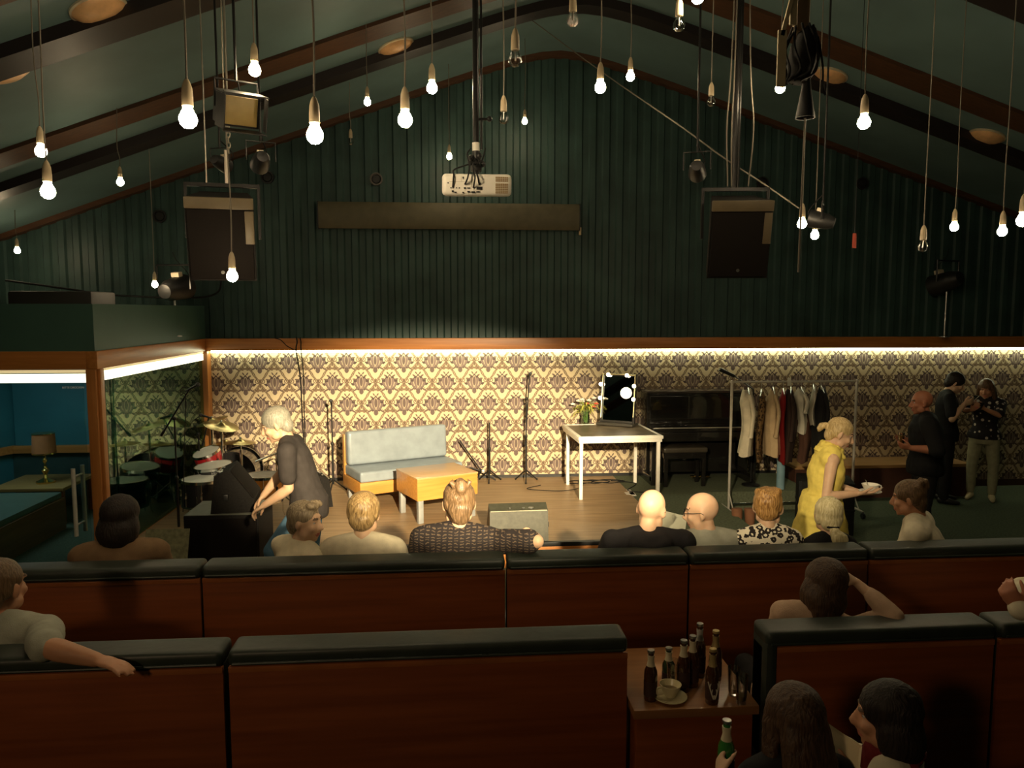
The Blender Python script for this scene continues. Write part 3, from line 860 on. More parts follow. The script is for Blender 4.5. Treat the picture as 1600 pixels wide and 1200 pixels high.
# sofa
t = thing('sofa', 'grey blue two seat sofa with plywood base standing on the stage', 'sofa', (-1.08, 9.09, SZ), YA)
MB().box((0, 0, .15), (1.36, .66, .30), .005).build('base', m_ply, t)
MB().box((0, .60, .15), (1.36, .675, .80), .006).build('back_board', m_ply, t)
MB().box((.005, -.005, .302), (1.355, .60, .43), .03, seg=4).build('seat_cushion', m_vinyl, t)
c = MB().box((.01, .45, .425), (1.35, .598, .845), .045, seg=4)
c.xf(Matrix.Translation((0, .6, .43)) @ Matrix.Rotation(R(-3), 4, 'X') @ Matrix.Translation((0, -.6, -.43)))
c.build('back_cushion', m_vinyl, t)
for x in (.04, 1.26):
    for y in (.05, .56): MB().box((x, y, 0), (x + .06, y + .06, .15), .004).build('leg', m_grey, t)

# white table
YB = R(2.7)
TZ = 1.045
t = thing('white_table', 'square white metal table with dark top carrying mirror and flowers', 'table', (1.58, 9.28, SZ), YB)
W_, D_ = 1.06, 1.05
m_wm = M('white_painted_metal', (.80, .76, .66), .35, var=.05)
h = TZ - SZ
mb = MB()
for y0, y1, x0, x1 in ((-.0, .035, 0, W_), (D_ - .035, D_, 0, W_), (.035, D_ - .035, 0, .035), (.035, D_ - .035, W_ - .035, W_)):
    mb.box((x0, y0, h - .085), (x1, y1, h), .004)
mb.box((-.012, -.012, h - .045), (W_ + .012, .0, h - .004), .004); mb.box((-.012, 0, h - .045), (0, D_, h - .004), .004)
mb.build('frame', m_wm, t)
MB().box((.035, .035, h - .03), (W_ - .035, D_ - .035, h - .006)).build('tabletop', M('dark_scuffed_top', (.12, .095, .06), .35, scale=5, var=.4), t)
for x, y in ((.01, .01), (W_ - .06, .01), (.01, .84), (W_ - .11, .84)): MB().box((x, y, 0), (x + .042, y + .042, h - .08), .004).build('leg', m_wm, t)
MB().box((.03, .86, h - .2), (W_ - .1, .875, h - .085)).build('apron', M('brown_apron', (.2, .11, .06), .5), t)

# vanity mirror on the table
mA, mB_ = atz(938, 661, TZ), atz(993, 665, TZ)
mA = V((2.02, 9.92, TZ)); ya = R(-12)
a_ = atz(937, 662, TZ); b_ = atz(991, 666, TZ)
ya = math.atan2(b_.y - a_.y, b_.x - a_.x); mw = (b_ - a_).length
t = thing('vanity_mirror', 'black framed dressing mirror ringed with lit globe bulbs on the white table', 'mirror', a_, ya)
mh = .70
til = Matrix.Rotation(R(-7), 4, 'X')
fr = MB(); fw_ = .03
fr.box((0, -.02, .03), (fw_, .03, mh), .006); fr.box((mw - fw_, -.02, .03), (mw, .03, mh), .006); fr.box((fw_, -.02, mh - fw_), (mw - fw_, .03, mh), .006); fr.box((fw_, -.02, .03), (mw - fw_, .03, .03 + fw_), .006)
fr.box((fw_, .012, .05), (mw - fw_, .03, mh - .02))
fr.xf(til).build('frame', M('dark_frame', (.03, .028, .025), .4), t)
MB().box((fw_, .002, .055), (mw - fw_, .01, mh - .025)).xf(til).build('mirror_glass', M('mirror_silver', (.75, .78, .76), .02, metal=1, var=.0), t)
mb = MB(); q = .012
pts = [(.02, -.025, .09), (.02, -.025, mh - .05), (.05, -.025, mh - .015), (mw - .05, -.025, mh - .015), (mw - .015, -.025, mh - .05), (mw - .015, -.025, .12)]
mb.tube(bez(pts, 5), .007, 8); mb.xf(til).build('wire_rim', M('brass_rim', (.65, .55, .3), .3, metal=.8), t)
mb = MB(); mb.prism([(-.03, -.02), (.03, -.02), (.10, -.09), (-.1, -.09)], 0, .03)
mb = MB(); mb.box((-.01, -.11, 0), (mw + .01, .12, .03), .006); mb.build('base', M('base_black', (.05, .045, .035), .45), t)
for x, z in ((.10, mh - .02), (mw - .13, mh - .02), (.0, mh - .155), (mw - .02, mh - .16), (.0, mh - .345), (mw - .02, mh - .34)):
    o = MB().ball((0, 0, 0), .026, 12, 8); o.xf(til @ Matrix.Translation((x, -.04, z))); o.build('globe_bulb', VAN, t)
l = bpy.data.lights.new('vanity_glow', 'POINT'); l.energy = 2.5; l.color = (1, .8, .5); l.shadow_soft_size = .1
lo_ = bpy.data.objects.new('vanity_glow', l); COL.objects.link(lo_); lo_.location = a_ + V((mw * .5, -.2, .45))

# flowers in a glass vase
c = atz(915, 662, TZ)
t = thing('flower_vase', 'glass vase of red and white flowers left of the mirror', 'flower vase', c); t.scale = (1.2, 1.2, 1.15)
MB().lathe([(.03, 0), (.045, .004), (.048, .08), (.038, .12), (.05, .15), (.046, .15), (.034, .12), (.043, .08), (.04, .012), (0, .01)], seg=20).build('vase', thin_glass('vase_glass', (.85, .95, .85), 1.2), t)
sm, lf, fw1, fw2 = MB(), MB(), MB(), MB()
rr = random.Random(3)
heads = []
for i in range(11):
    a = i * 2.4; rad = .03 + .012 * i * .9
    tip = V((rad * 1.2 * math.cos(a), rad * math.sin(a), .20 + rr.uniform(0, .12)))
    sm.tube(bez([(0.01 * math.cos(a), .01 * math.sin(a), .02), tip * .5 + V((0, 0, .08)), tip], 5), .003, 5)
    heads.append(tip)
for i in range(26):
    a = i * 2.4; L_ = rr.uniform(.09, .17)
    o = V((.03 * math.cos(a), .03 * math.sin(a), .13 + rr.uniform(0, .09)))
    d = V((math.cos(a), math.sin(a), rr.uniform(-.2, .6))).normalized()
    s_ = d.cross(V((0, 0, 1))).normalized()
    pts = [o, o + d * L_ * .4 + V((0, 0, .02)), o + d * L_ * .75 + V((0, 0, .0)), o + d * L_ + V((0, 0, -.05))]
    wd = [.005, .014, .011, .001]
    vs = [p + s_ * k for p, k in zip(pts, wd)] + [p - s_ * k for p, k in zip(pts, wd)] + [p + V((0, 0, .003)) for p in pts]
    lf.add(vs, [(j, j + 1, 8 + j + 1, 8 + j) for j in range(3)] + [(8 + j, 8 + j + 1, 4 + j + 1, 4 + j) for j in range(3)])
for i, p in enumerate(heads):
    tgt = fw1 if i in (2, 5, 8) else fw2
    for k in range(7):
        a = k * 2 * PI / 7
        tgt.ball(p + V((.016 * math.cos(a), .016 * math.sin(a), .004)), (.014, .014, .010), 8, 6)
    tgt.ball(p + V((0, 0, .008)), .014, 8, 6)
sm.build('stem', M('green_stem', (.20, .28, .08), .6), t)
lf.build('leaf', M('yellow_green_leaf', (.42, .42, .07), .5), t)
fw1.build('red_flower', M('red_petal', (.55, .08, .05), .6), t)
fw2.build('white_flower', M('white_petal', (.85, .82, .72), .6), t)

# piano and its stool
m_pia = M('black_piano_lacquer', (.010, .009, .008), .18, coat=.5)
t = thing('upright_piano', 'black upright piano against the damask wall behind the clothes rack', 'piano', (2.68, WY - .03, SZ))
MB().box((0, -.36, .12), (1.44, 0, 1.22), .01).build('case', m_pia, t)
MB().box((-.015, -.38, 1.22), (1.455, 0, 1.25), .006).build('top_lid', M('piano_top', (.05, .04, .035), .22, coat=.6), t)
mb = MB(); mb.box((.0, -.66, .60), (1.44, -.34, .72), .01); mb.box((0, -.66, .05), (.06, -.55, .6), .006); mb.box((1.38, -.66, .05), (1.44, -.55, .6), .006); mb.box((0, -.64, 0), (.07, 0, .12), .006); mb.box((1.37, -.64, 0), (1.44, 0, .12), .006)
mb.build('key_bed', m_pia, t)
mb = MB(); mb.box((.02, -.64, .72), (1.42, -.36, .775), .012); mb.build('fallboard', m_pia, t)
MB().box((.02, -.655, .773), (1.42, -.63, .787), .003).build('fallboard_edge', M('brass_edge', (.5, .48, .42), .3, metal=.8), t)
MB().box((.04, -.385, .80), (1.40, -.36, 1.18), .006).build('upper_panel', m_pia, t)
mb = MB()
for x in (.62, .72, .82): mb.box((x, -.45, .06), (x + .05, -.36, .075), .004)
mb.build('pedal', m_gold, t)
a = atz(1036, 762, SZ); b = atz(1108, 762, SZ)
t = thing('piano_stool', 'black padded piano stool in front of the piano', 'stool', (a.x, a.y, SZ), R(2))
ws = b.x - a.x
MB().box((0, 0, .46), (ws, .34, .53), .025, seg=3).build('cushion', M('stool_leather', (.05, .042, .03), .3), t)
MB().box((.02, .02, .38), (ws - .02, .32, .46), .004).build('frame', m_pia, t)
for x in (.02, ws - .07):
    for y in (.02, .27): MB().box((x, y, 0), (x + .05, y + .05, .38), .004).build('leg', m_pia, t)

# mic stands
def mic_stand(x, y, zb, top, lab, boom=None, mic=True, clip=True, cable=None, col=m_blackmet, tri=True):
    p = atz(x, y, zb); fr_ = .3 if zb == 0 else .17
    t = thing('microphone_stand', lab, 'microphone stand', p)
    mb = MB(); mb.cyl((0, 0, .1), (0, 0, top * .55), .014); mb.cyl((0, 0, top * .5), (0, 0, top), .009); mb.build('pole', col, t)
    mb = MB()
    if tri:
        for k in range(3):
            a = 2.1 * k + .4
            mb.cyl((0, 0, .16), (fr_ * math.cos(a), fr_ * math.sin(a), .012), .009, seg=8)
            mb.ball((fr_ * math.cos(a), fr_ * math.sin(a), .014), .014, 8, 6)
    else: mb.lathe([(.13, 0), (.13, .015), (.03, .03), (.014, .12)], seg=24)
    mb.build('base', col, t)
    mb = MB(); mb.ball((0, 0, top * .55), (.02, .02, .03), 10, 7); mb.build('clutch', m_black, t)
    end = V((0, 0, top))
    if boom:
        e0, e1 = V(boom[0]) - p, V(boom[1]) - p
        mb = MB(); mb.cyl(e0, e1, .009); mb.ball((0, 0, top), .022, 10, 7); mb.cyl(e0, e0 + (e0 - e1).normalized() * .06, .016); mb.build('boom_arm', col, t)
        end = e1
    if mic:
        d = V((.09, -.05, .02)) if boom else V((0, -.05, .06))
        if boom: d = (V(boom[2]) - V(boom[1])) if len(boom) > 2 else d
        mb = MB(); mb.tube([end - d * .35, end, end + d * .7], [.009, .012, .014], 10); mb.build('microphone', m_black, t)
        MB().ball(end + d * .88, .024, 12, 8).build('microphone_head', M('mic_mesh', (.06, .06, .06), .5, metal=.6, scale=300), t)
    if cable:
        mb = MB(); mb.tube(bez(cable, 6), .004, 6)
        mb.xf(Matrix.Translation(-p)).build('cable', m_rubber, t)
    return t
Ym = 8.0
b0, b1, b2 = aty(257, 672, 8.2), aty(296, 607, 7.95), aty(309, 601, 7.9)
pb_ = atz(283, 868, 0)
pb_ = aty(281, 700, 7.35); 
mic_stand(281, 858, 0, aty(276, 654, atz(281, 858, 0).y).z, 'black boom microphone stand in front of the drum kit, beside the black box',
          boom=(aty(256, 674, atz(281, 858, 0).y), aty(296, 608, atz(281, 858, 0).y - .1), aty(311, 600, atz(281, 858, 0).y - .15)),
          cable=[aty(296, 606, 7.2), aty(284, 606, 7.2), aty(282, 618, 7.2), aty(290, 620, 7.2), aty(288, 700, 7.25), aty(286, 800, 7.25)])
p0 = atz(314, 776, SZ)
mic_stand(314, 776, SZ, aty(322, 678, p0.y).z - SZ, 'black microphone stand leaning between the drums, with silver tipped boom', boom=(aty(318, 690, p0.y), aty(326, 652, p0.y - .1), aty(312, 648, p0.y - .1)), cable=[aty(312, 650, p0.y), aty(300, 660, p0.y), aty(298, 672, p0.y), aty(316, 690, p0.y)])
p0 = atz(521, 768, SZ)
mic_stand(521, 768, SZ, aty(520, 632, p0.y).z - SZ, 'straight black microphone stand at the left end of the sofa')
p0 = atz(765, 752, SZ)
mic_stand(765, 752, SZ, aty(766, 660, p0.y).z - SZ, 'short black instrument stand with a folded yoke right of the sofa', mic=False)
mb = MB()
p1 = atz(765, 752, SZ)
p0 = atz(822, 752, SZ)
mic_stand(822, 752, SZ, aty(822, 623, p0.y).z - SZ, 'tall thin microphone stand in front of the damask wall left of the white table', boom=(aty(821, 690, p0.y), aty(827, 590, p0.y), aty(829, 583, p0.y)), mic=True, tri=True)
p0 = atz(742, 752, SZ)
t = thing('instrument_stand', 'low black instrument stand with slanted rod between sofa and short stand', 'stand', p0)
mb = MB(); q1 = aty(718, 688, p0.y) - p0; q2 = aty(752, 736, p0.y) - p0
mb.cyl(q1, q2, .010); mb.build('slanted_rod', m_blackmet, t)
mb = MB(); mb.ball(q2, .03, 8, 6)
for k in range(3): mb.cyl(q2, (q2.x + .2 * math.cos(k * 2.1), .12 * math.sin(k * 2.1), .01), .009)
mb.cyl(q2, q2 + V((-.16, .02, .05)), .012); mb.build('base', m_blackmet, t)
MB().box((q2.x + .0, -.03, q2.z - .02), (q2.x + .05, .0, q2.z + .02), .004).build('clamp', m_chrome, t)
# mic on a boom seen over the piano
e1, e0 = aty(1124, 577, 10.2), aty(1148, 588, 10.2)
t = thing('microphone_stand', 'black boom microphone reaching over the piano at the clothes rack', 'microphone stand', atz(1150, 752, SZ) * 1)
tl = t.location.copy()
tl = V((e0.x + .15, 9.9, SZ)); t.location = tl
mb = MB(); mb.cyl(e0 - tl, V((0, 0, 1.3)), .008); mb.cyl((0, 0, .05), (0, 0, 1.3), .01); mb.lathe([(.12, 0), (.12, .015), (.02, .03)], seg=20); mb.build('pole', m_blackmet, t)
mb = MB(); mb.tube([e0 - tl, (e0 * .3 + e1 * .7) - tl, e1 - tl], [.02, .026, .028], 10); mb.build('microphone', m_black, t)

# floor cables near the white table
mb = MB()
for i in range(3):
    c = V((1.75 + i * .2, 10.25 - .02 * i, SZ + .008 + i * .006))
    mb.tube(bez([c + V((.19 * math.cos(a) * (1 + .2 * math.sin(2 * a + i)), .10 * math.sin(a), .003 * math.sin(5 * a))) for a in [k * .6 for k in range(12)]], 4), .006, 6)
mb.tube(bez([(2.2, 10.3, .258), (2.5, 10.1, .258), (2.3, 9.7, .258), (2.62, 9.6, .258), (2.75, 10.0, .258)], 8), .006, 6)
mb.tube(bez([(1.2, 10.1, .258), (1.0, 9.9, .258), (1.4, 9.75, .258), (1.7, 9.9, .258), (1.8, 10.2, .258)], 8), .005, 6)
tag(mb.build('floor_cable', m_rubber), 'tangle of black cables on the stage floor under the white table', 'cable')
mb = MB(); p0 = atz(470, 560, 1)
x0 = aty(467, 560, WY - .03).x
mb.tube(bez([(x0, WY - .17, TT + .02), (x0 + .01, WY - .175, TT - .05), (x0 - .005, WY - .175, WB + .0), (x0 + .01, WY - .02, 1.7), (x0 + .02, WY - .015, 1.2), (x0 + .03, WY - .015, .9), (x0 + .05, WY - .02, .3)], 6), .009, 6)
mb.tube(bez([(x0 + .05, WY - .17, TT + .02), (x0 + .06, WY - .175, TT - .05), (x0 + .06, WY - .175, WB + .0), (x0 + .055, WY - .02, 1.7), (x0 + .05, WY - .015, 1.2), (x0 + .06, WY - .02, .3)], 6), .007, 6)
mb.tube(bez([(x0 - .28, WY - .17, TT + .01), (x0 - .2, WY - .18, TT - .02), (x0 - .12, WY - .18, TT - .1), (x0, WY - .175, WB - .0)], 6), .006, 6)
tag(mb.build('wall_cable', m_rubber), 'pair of black cables running down the damask wall behind the bending man', 'cable')

# ------------------------------------------------------------------ clothes rack
a = atz(1142, 788, 0); a.y = 9.3; a.x = aty(1141, 700, 9.3).x
rx1 = aty(1337, 640, 9.3).x; zt = aty(1141, 597, 9.3).z
t = thing('clothes_rack', 'wheeled chrome clothes rack standing beside the stage before the piano', 'clothes rack', (a.x, 9.3, 0))
L_ = rx1 - a.x
m_rack = M('pale_rack_metal', (.60, .56, .48), .35, metal=.35)
MB().cyl((-.02, 0, zt), (L_ + .02, 0, zt), .013).build('rail', m_rack, t)
for x in (0, L_):
    MB().cyl((x, 0, .08), (x, 0, zt + .02), .016).build('post', m_rack, t)
    mb = MB(); mb.cyl((x, -.28, .09), (x, .28, .09), .012); mb.cyl((x, -.18, .09), (x, 0, .30), .008); mb.build('foot', m_rack, t)
    for y in (-.28, .28):
        mb = MB(); mb.lathe([(.012, -.016), (.035, -.016), (.038, 0), (.035, .016), (.012, .016)], (x, y, .04), 16, mx=Matrix.Rotation(PI / 2, 3, 'Y')); mb.cyl((x, y, .05), (x, y, .09), .008); mb.build('caster', m_black, t)
MB().cyl((0, 0, .16), (L_, 0, .16), .010).build('lower_bar', m_chrome, t)
def garment(xp, y0, y1, wpx, mat, lab, seed, kind='long', depth=.17, hem=None, name='hanging_garment', cat='garment', sleeve=True, ang=0):
    # cloth on a hanger seen nearly edge-on; x along the rail is its thickness
    p = aty(xp, 600, 9.3); x = p.x - a.x
    zt0, zb = aty(xp, y0, 9.2).z, aty(xp, y1, 9.2).z
    g = thing(name, lab, cat, (p.x, 9.3, zt), R(-20 + 5 * math.sin(seed * 2.3)), None)
    th = wpx / 1200 * 9.3 * .44
    mb = MB(); mb.tube(bez([(0, .0, .013), (.0, .012, .02), (0, .02, .0), (0, 0, -.04), (0, 0, zt0 - zt)], 5), .003, 6); mb.tube([(0, -.2, zt0 - zt - .07), (0, 0, zt0 - zt), (0, .2, zt0 - zt - .07)], .006, 6); mb.build('hanger', m_steel, g)
    rr = random.Random(seed)
    mb = MB(); rows = 14; seg = 22; vs, fs = [], []
    H = zt0 - zb
    ph = [rr.uniform(0, 6.28) for _ in range(4)]
    for i in range(rows + 1):
        f = i / rows; z = (zt0 - zt) - H * f
        hw = .05 + (depth - .05) * min(1, f * 6) + .03 * f
        tt = th * (.45 + .55 * min(1, f * 5)) * (1 + .15 * math.sin(f * 5 + ph[3]))
        for k in range(seg):
            an = 2 * PI * k / seg
            wv = 1 + (.16 * math.sin(an * 5 + ph[0]) + .10 * math.sin(an * 9 + ph[1])) * min(1, f * 2)
            sh = -.06 * (1 - min(1, f * 6)) 
            vs.append(V((tt * wv * math.cos(an) + .014 * math.sin(f * 6 + ph[2]), hw * math.sin(an) * (1 + .05 * math.sin(an * 7 + ph[1])), z + abs(math.sin(an)) * -.06 * (1 - f) + .012 * math.sin(an * 3 + ph[2]) * f)))
    for i in range(rows):
        for k in range(seg):
            k2 = (k + 1) % seg; fs.append((i * seg + k, i * seg + k2, (i + 1) * seg + k2, (i + 1) * seg + k))
    fs.append(tuple(range(seg))); fs.append(tuple(rows * seg + k for k in range(seg - 1, -1, -1)))
    mb.add(vs, fs); mb.build('cloth', mat, g)
    if sleeve:
        mb = MB(); sl = H * (.62 if kind == 'long' else .4)
        q = V((th * .1, -depth * .92, zt0 - zt - .075))
        mb.tube(bez([q, q + V((th * .5, -.05, -sl * .4)), q + V((th * .35, -.06, -sl * .75)), q + V((th * .2, -.055, -sl))], 5), [(.03, .016)] + [(.045, .026)] * 13 + [(.05, .03)] * 2, 12, ref=(0, 1, 0)); mb.build('sleeve', mat, g)
    return g
CW = M('cream_lace', (.62, .55, .40), .8, var=.15, bump=.3, bscale=80)
garment(1169, 607, 712, 25, CW, 'cream ruffled blouse hanging leftmost on the clothes rack', 1, depth=.18)
garment(1190, 610, 722, 12, pattern_mat('leopard_cloth', (.20, .12, .05), (.03, .018, .01), 'leopard', 22), 'leopard print garment hanging between cream blouse and beige jacket', 2, sleeve=False)
garment(1208, 606, 712, 26, M('beige_wool', (.50, .36, .20), .85, var=.12), 'beige jacket hanging third from the left on the rack', 3)
garment(1224, 608, 722, 12, M('red_satin', (.30, .018, .018), .5), 'dark red dress hanging right behind the beige jacket', 4, depth=.22, sleeve=False)
garment(1236, 606, 722, 18, M('dark_brown_wool', (.035, .018, .012), .85), 'dark brown coat hanging between red dress and white shirt', 5)
garment(1252, 606, 676, 20, M('white_cotton', (.62, .58, .46), .8), 'short sleeved white shirt hanging right of the dark brown coat', 6, kind='short')
garment(1258, 640, 722, 20, M('brown_skirt_cloth', (.11, .05, .03), .8), 'plain brown skirt hanging behind the white shirt', 7, sleeve=False)
garment(1271, 602, 664, 10, M('white_trim', (.55, .5, .4), .8), 'narrow garment with pale trim hanging right of the white shirt', 8, sleeve=False)
garment(1283, 604, 716, 24, M('black_wool', (.012, .011, .011), .9), 'black coat hanging rightmost on the clothes rack', 9)
p = aty(1233, 597, 9.28)
tag(MB().box((p.x - .02, 9.27, zt - .05), (p.x + .02, 9.285, zt + .05), .003).build('rail_tag', M('pale_card', (.62, .6, .5), .6)), 'small pale card clipped on the rail of the clothes rack', 'card')

# blue cylinder, boots, wooden wall bench, dark cases on the right
p = atz(1219, 764, SZ)
t = thing('blue_tube', 'light blue upright tube standing behind the clothes rack', 'tube', p)
MB().lathe([(.0, 0), (.05, 0), (.052, .01), (.052, .40), (.047, .405), (0, .405)], seg=24).build('body', M('pale_blue_plastic', (.22, .36, .42), .5), t)
MB().lathe([(.053, .36), (.054, .37), (.054, .40), (.049, .408), (.0, .408)], seg=24).build('cap', M('pale_blue_cap', (.28, .42, .46), .5), t)
def boot(x, y, lab, yaw):
    p = atz(x, y, 0)
    t = thing('boot', lab, 'boot', p, yaw, 'pair of brown boots')
    m = M('brown_suede', (.22, .095, .045), .8)
    mb = MB(); mb.tube([(0, -.02, .05), (0, -.015, .14), (0, -.01, .24), (0, 0, .33)], [(.048, .05), (.05, .052), (.058, .06), (.062, .065)], 16); mb.tube([(0, -.06, .045), (0, .02, .055), (0, .11, .045), (0, .19, .03), (0, .215, .025)], [(.035, .035), (.042, .05), (.043, .036), (.034, .024), (.01, .01)], 14, ref=(1, 0, 0))
    mb.build('shaft', m, t)
    mb = MB(); mb.box((-.04, -.09, 0), (.04, -.01, .03), .006); mb.box((-.042, -.02, 0), (.042, .21, .014), .006); mb.build('sole', m_black, t)
boot(1150, 838, 'brown suede boot on the left of the pair beside the floral top woman', R(12))
boot(1170, 838, 'brown suede boot on the right of the pair beside the floral top woman', R(6))
t = thing('wall_bench', 'long low wall bench with wooden top along the damask wall at right', 'bench', (4.72, WY, 0))
wx = aty(1412, 730, 10.2).x + .9 - 4.72
MB().box((0, -.60, .42), (wx, -.02, .465), .006).build('wooden_top', wood('bench_top_wood', (.26, .14, .05), (.36, .2, .08), .4, 0, 2), t)
MB().box((0, -.58, 0), (wx, -.03, .42)).build('front_panel', M('bench_front_brown', (.06, .022, .012), .6), t)
a = atz(1230, 790, 0)
t = thing('flight_case', 'black case standing on the carpet just behind the yellow dress woman', 'case', (4.05, 8.5, 0), R(-20))
MB().box((0, 0, .01), (.6, .5, .62), .012).build('body', m_spk, t)
mb = MB(); mb.box((-.006, -.006, .3), (.606, .506, .32)); mb.box((-.006, -.006, .0), (.02, .02, .62)); mb.build('metal_edge', m_blackmet, t)
MB().box((.25, -.02, .4), (.37, .0, .43), .004).build('latch', m_steel, t)

# wedge monitors + black subwoofer
def wedge(p, w_, d_, h_, yaw, lab, tiltm=None, col=m_spk, back=True):
    t = thing('monitor_speaker', lab, 'monitor speaker', p, yaw)
    # profile in (y,z): low front grille towards +y
    poly = [(0, 0), (d_, 0), (d_, h_ * .28), (d_ * .45, h_), (.04, h_ * .86)]
    mb = MB(); mb.prism(poly, -w_ / 2, w_ / 2, 0); mb.build('cabinet', col, t, smooth=False)
    n = V((0, h_ * .72, d_ * .55)).normalized()
    a0, b0 = V((0, d_, h_ * .28)), V((0, d_ * .45, h_))
    mid = (a0 + b0) / 2; ln = (b0 - a0).length; ang = math.atan2((b0 - a0).z, (b0 - a0).y)
    MB().obox(mid + n * .006, (w_ - .05, ln - .03, .012), Matrix.Rotation(ang, 3, 'X'), .003).build('grille', m_mesh, t)
    mb = MB(); mb.box((w_ / 2 - .02, d_ * .3, h_ * .3), (w_ / 2 + .025, d_ * .42, h_ * .45), .01); mb.build('handle', m_black, t)
    for x, sx in ((-.09, .012), (.05, .016), (.13, .03)): MB().lathe([(.0, 0), (sx, 0), (sx, .01), (0, .012)], (x, d_ * .2, h_ * .905), 12).build('connector', m_steel, t)
    mb = MB(); mb.cyl((-w_ / 2 + .01, .04, h_ * .862), (w_ / 2 - .01, .04, h_ * .862), .006); mb.build('edge_strip', M('worn_edge', (.30, .28, .2), .5), t)
    return t
m_ol = M('olive_black_cabinet', (.050, .050, .034), .5, var=.2, scale=20)
pw = atz(812, 848, SZ)
wedge((pw.x, pw.y + .03, SZ), .60, .40, .36, R(2), 'olive black wedge monitor lying on the front edge of the stage', col=m_ol)
pw = atz(512, 786, SZ)
wedge((pw.x, pw.y + .05, SZ), .5, .42, .40, R(112), 'black wedge monitor on the stage behind the bending man')
pA = atz(286, 806, .7); 
fy = 6.98
x0, x1 = aty(286, 820, fy).x, aty(404, 820, fy).x
zt2 = aty(345, 806, fy).z
t = thing('subwoofer', 'tall black subwoofer box on the floor left of the bending man', 'subwoofer', (x0, fy, 0))
MB().box((0, .012, .02), (x1 - x0, .56, zt2), .008).build('cabinet', m_spk, t)
MB().box((.02, -.002, .04), (x1 - x0 - .02, .014, zt2 - .03), .004).build('grille', m_mesh, t)
MB().box((0.004, .02, zt2), (x1 - x0 - .004, .555, zt2 + .004)).build('top_plate', M('grey_top_plate', (.16, .17, .14), .5), t)  # light on the black box's top put into a paler sheet
for x in (.06, x1 - x0 - .06):
    for y in (.08, .5): MB().cyl((x, y, 0), (x, y, .02), .02).build('foot', m_black, t)
mb = MB()
w0 = wedge((aty(335, 806, 7.22).x, 7.26, zt2 + .004), .46, .38, .40, R(-84), 'black wedge monitor on top of the subwoofer, tilted to the right')
# small papers / music stand next to the sub
t = thing('music_stand', 'low dark music stand with pale sheets left of the subwoofer', 'music stand', (aty(262, 850, 6.6).x, 6.6, 0))
MB().cyl((0, 0, .02), (0, 0, .55), .012).build('pole', m_blackmet, t)
mb = MB()
for k in range(3): mb.cyl((0, 0, .14), (.22 * math.cos(k * 2.1), .22 * math.sin(k * 2.1), .01), .009)
mb.build('base', m_blackmet, t)
MB().obox((0, -.02, .62), (.36, .012, .26), Matrix.Rotation(R(-20), 3, 'X')).build('desk', M('music_sheet', (.16, .16, .09), .8, scale=30, var=.3), t)
# ------------------------------------------------------------------ drum kit
m_head = M('white_drumhead', (.72, .72, .66), .45, var=.05)
m_red = M('red_drum_shell', (.35, .015, .02), .25, coat=.4)
m_bshell = M('black_drum_shell', (.015, .015, .016), .25, coat=.4)
m_oshell = wood('orange_drum_shell', (.55, .22, .04), (.68, .30, .07), .28, 2, 2, coat=.4)
m_cym = M('cymbal_bronze', (.62, .48, .22), .28, metal=1, var=.1)
def drum(x, y, Y, r, h, shell, lab, tilt=(0, 0), legs=True, stand=False, head=m_head):
    p = aty(x, y, Y)
    t = thing('drum', lab, 'drum', p, 0, 'drum kit')
    mx = Matrix.Rotation(R(tilt[0]), 4, 'X') @ Matrix.Rotation(R(tilt[1]), 4, 'Y')
    MB().lathe([(r, -h), (r, -.012), (r * .98, -.008), (r * .98, -h + .004)], seg=32).xf(mx).build('shell', shell, t)
    MB().lathe([(0, .001), (r * .97, .001), (r * .99, -.008), (r * .99, -.012), (0, -.006)], seg=32).xf(mx).build('drumhead', head, t)
    mb = MB(); mb.lathe([(r * 1.0, -.024), (r * 1.035, -.024), (r * 1.035, .007), (r * .985, .007), (r * .985, -.0)], seg=32); mb.lathe([(r * 1.0, -h + .02), (r * 1.03, -h + .02), (r * 1.03, -h - .004), (r * .96, -h - .004)], seg=32)
    mb.xf(mx).build('rim', m_chrome, t)
    mb = MB()
    for k in range(8):
        a = k * PI / 4 + .2; c = V((r * 1.02 * math.cos(a), r * 1.02 * math.sin(a), 0))
        mb.box(c + V((-.012, -.012, -h * .62)), c + V((.012, .012, -h * .38)), .004); mb.cyl(c + V((0, 0, -h + .02)), c + V((0, 0, .0)), .004, seg=6)
    mb.xf(mx).build('lug', m_chrome, t)
    fl = SZ - p.z
    if legs:
        for k in range(3):
            a = k * 2.1 + .5; c = V((r * 1.04 * math.cos(a), r * 1.04 * math.sin(a), 0))
            MB().tube([c + V((0, 0, -h * .5)), (c.x, c.y, fl + .05), (c.x * 1.1, c.y * 1.1, fl)], .007, 8).build('leg', m_chrome, t)
    if stand:
        mb = MB(); mb.cyl((0, 0, -h - .02), (0, 0, fl + .12), .012)
        for k in range(3):
            mb.cyl((0, 0, fl + .22), (.24 * math.cos(k * 2.1), .24 * math.sin(k * 2.1), fl + .012), .008); mb.tube([(0, 0, -h - .04), (r * .7 * math.cos(k * 2.1), r * .7 * math.sin(k * 2.1), -h + .01)], .007, 6)
        mb.build('stand', m_chrome, t)
    return t
drum(322, 706, 9.75, .165, .22, m_red, 'red shelled tom drum with tilted white head', (16, -14), legs=False, stand=True)
drum(333, 727, 9.35, .215, .14, m_bshell, 'snare drum with white head below the red tom', (4, -5), legs=False, stand=True)
drum(318, 748, 8.95, .24, .30, m_bshell, 'black floor tom nearest the subwoofer', (0, 0))
drum(412, 742, 8.75, .20, .30, m_oshell, 'orange wooden floor tom behind the bending man', (0, 0), head=M('grey_drumhead', (.35, .33, .3), .4))
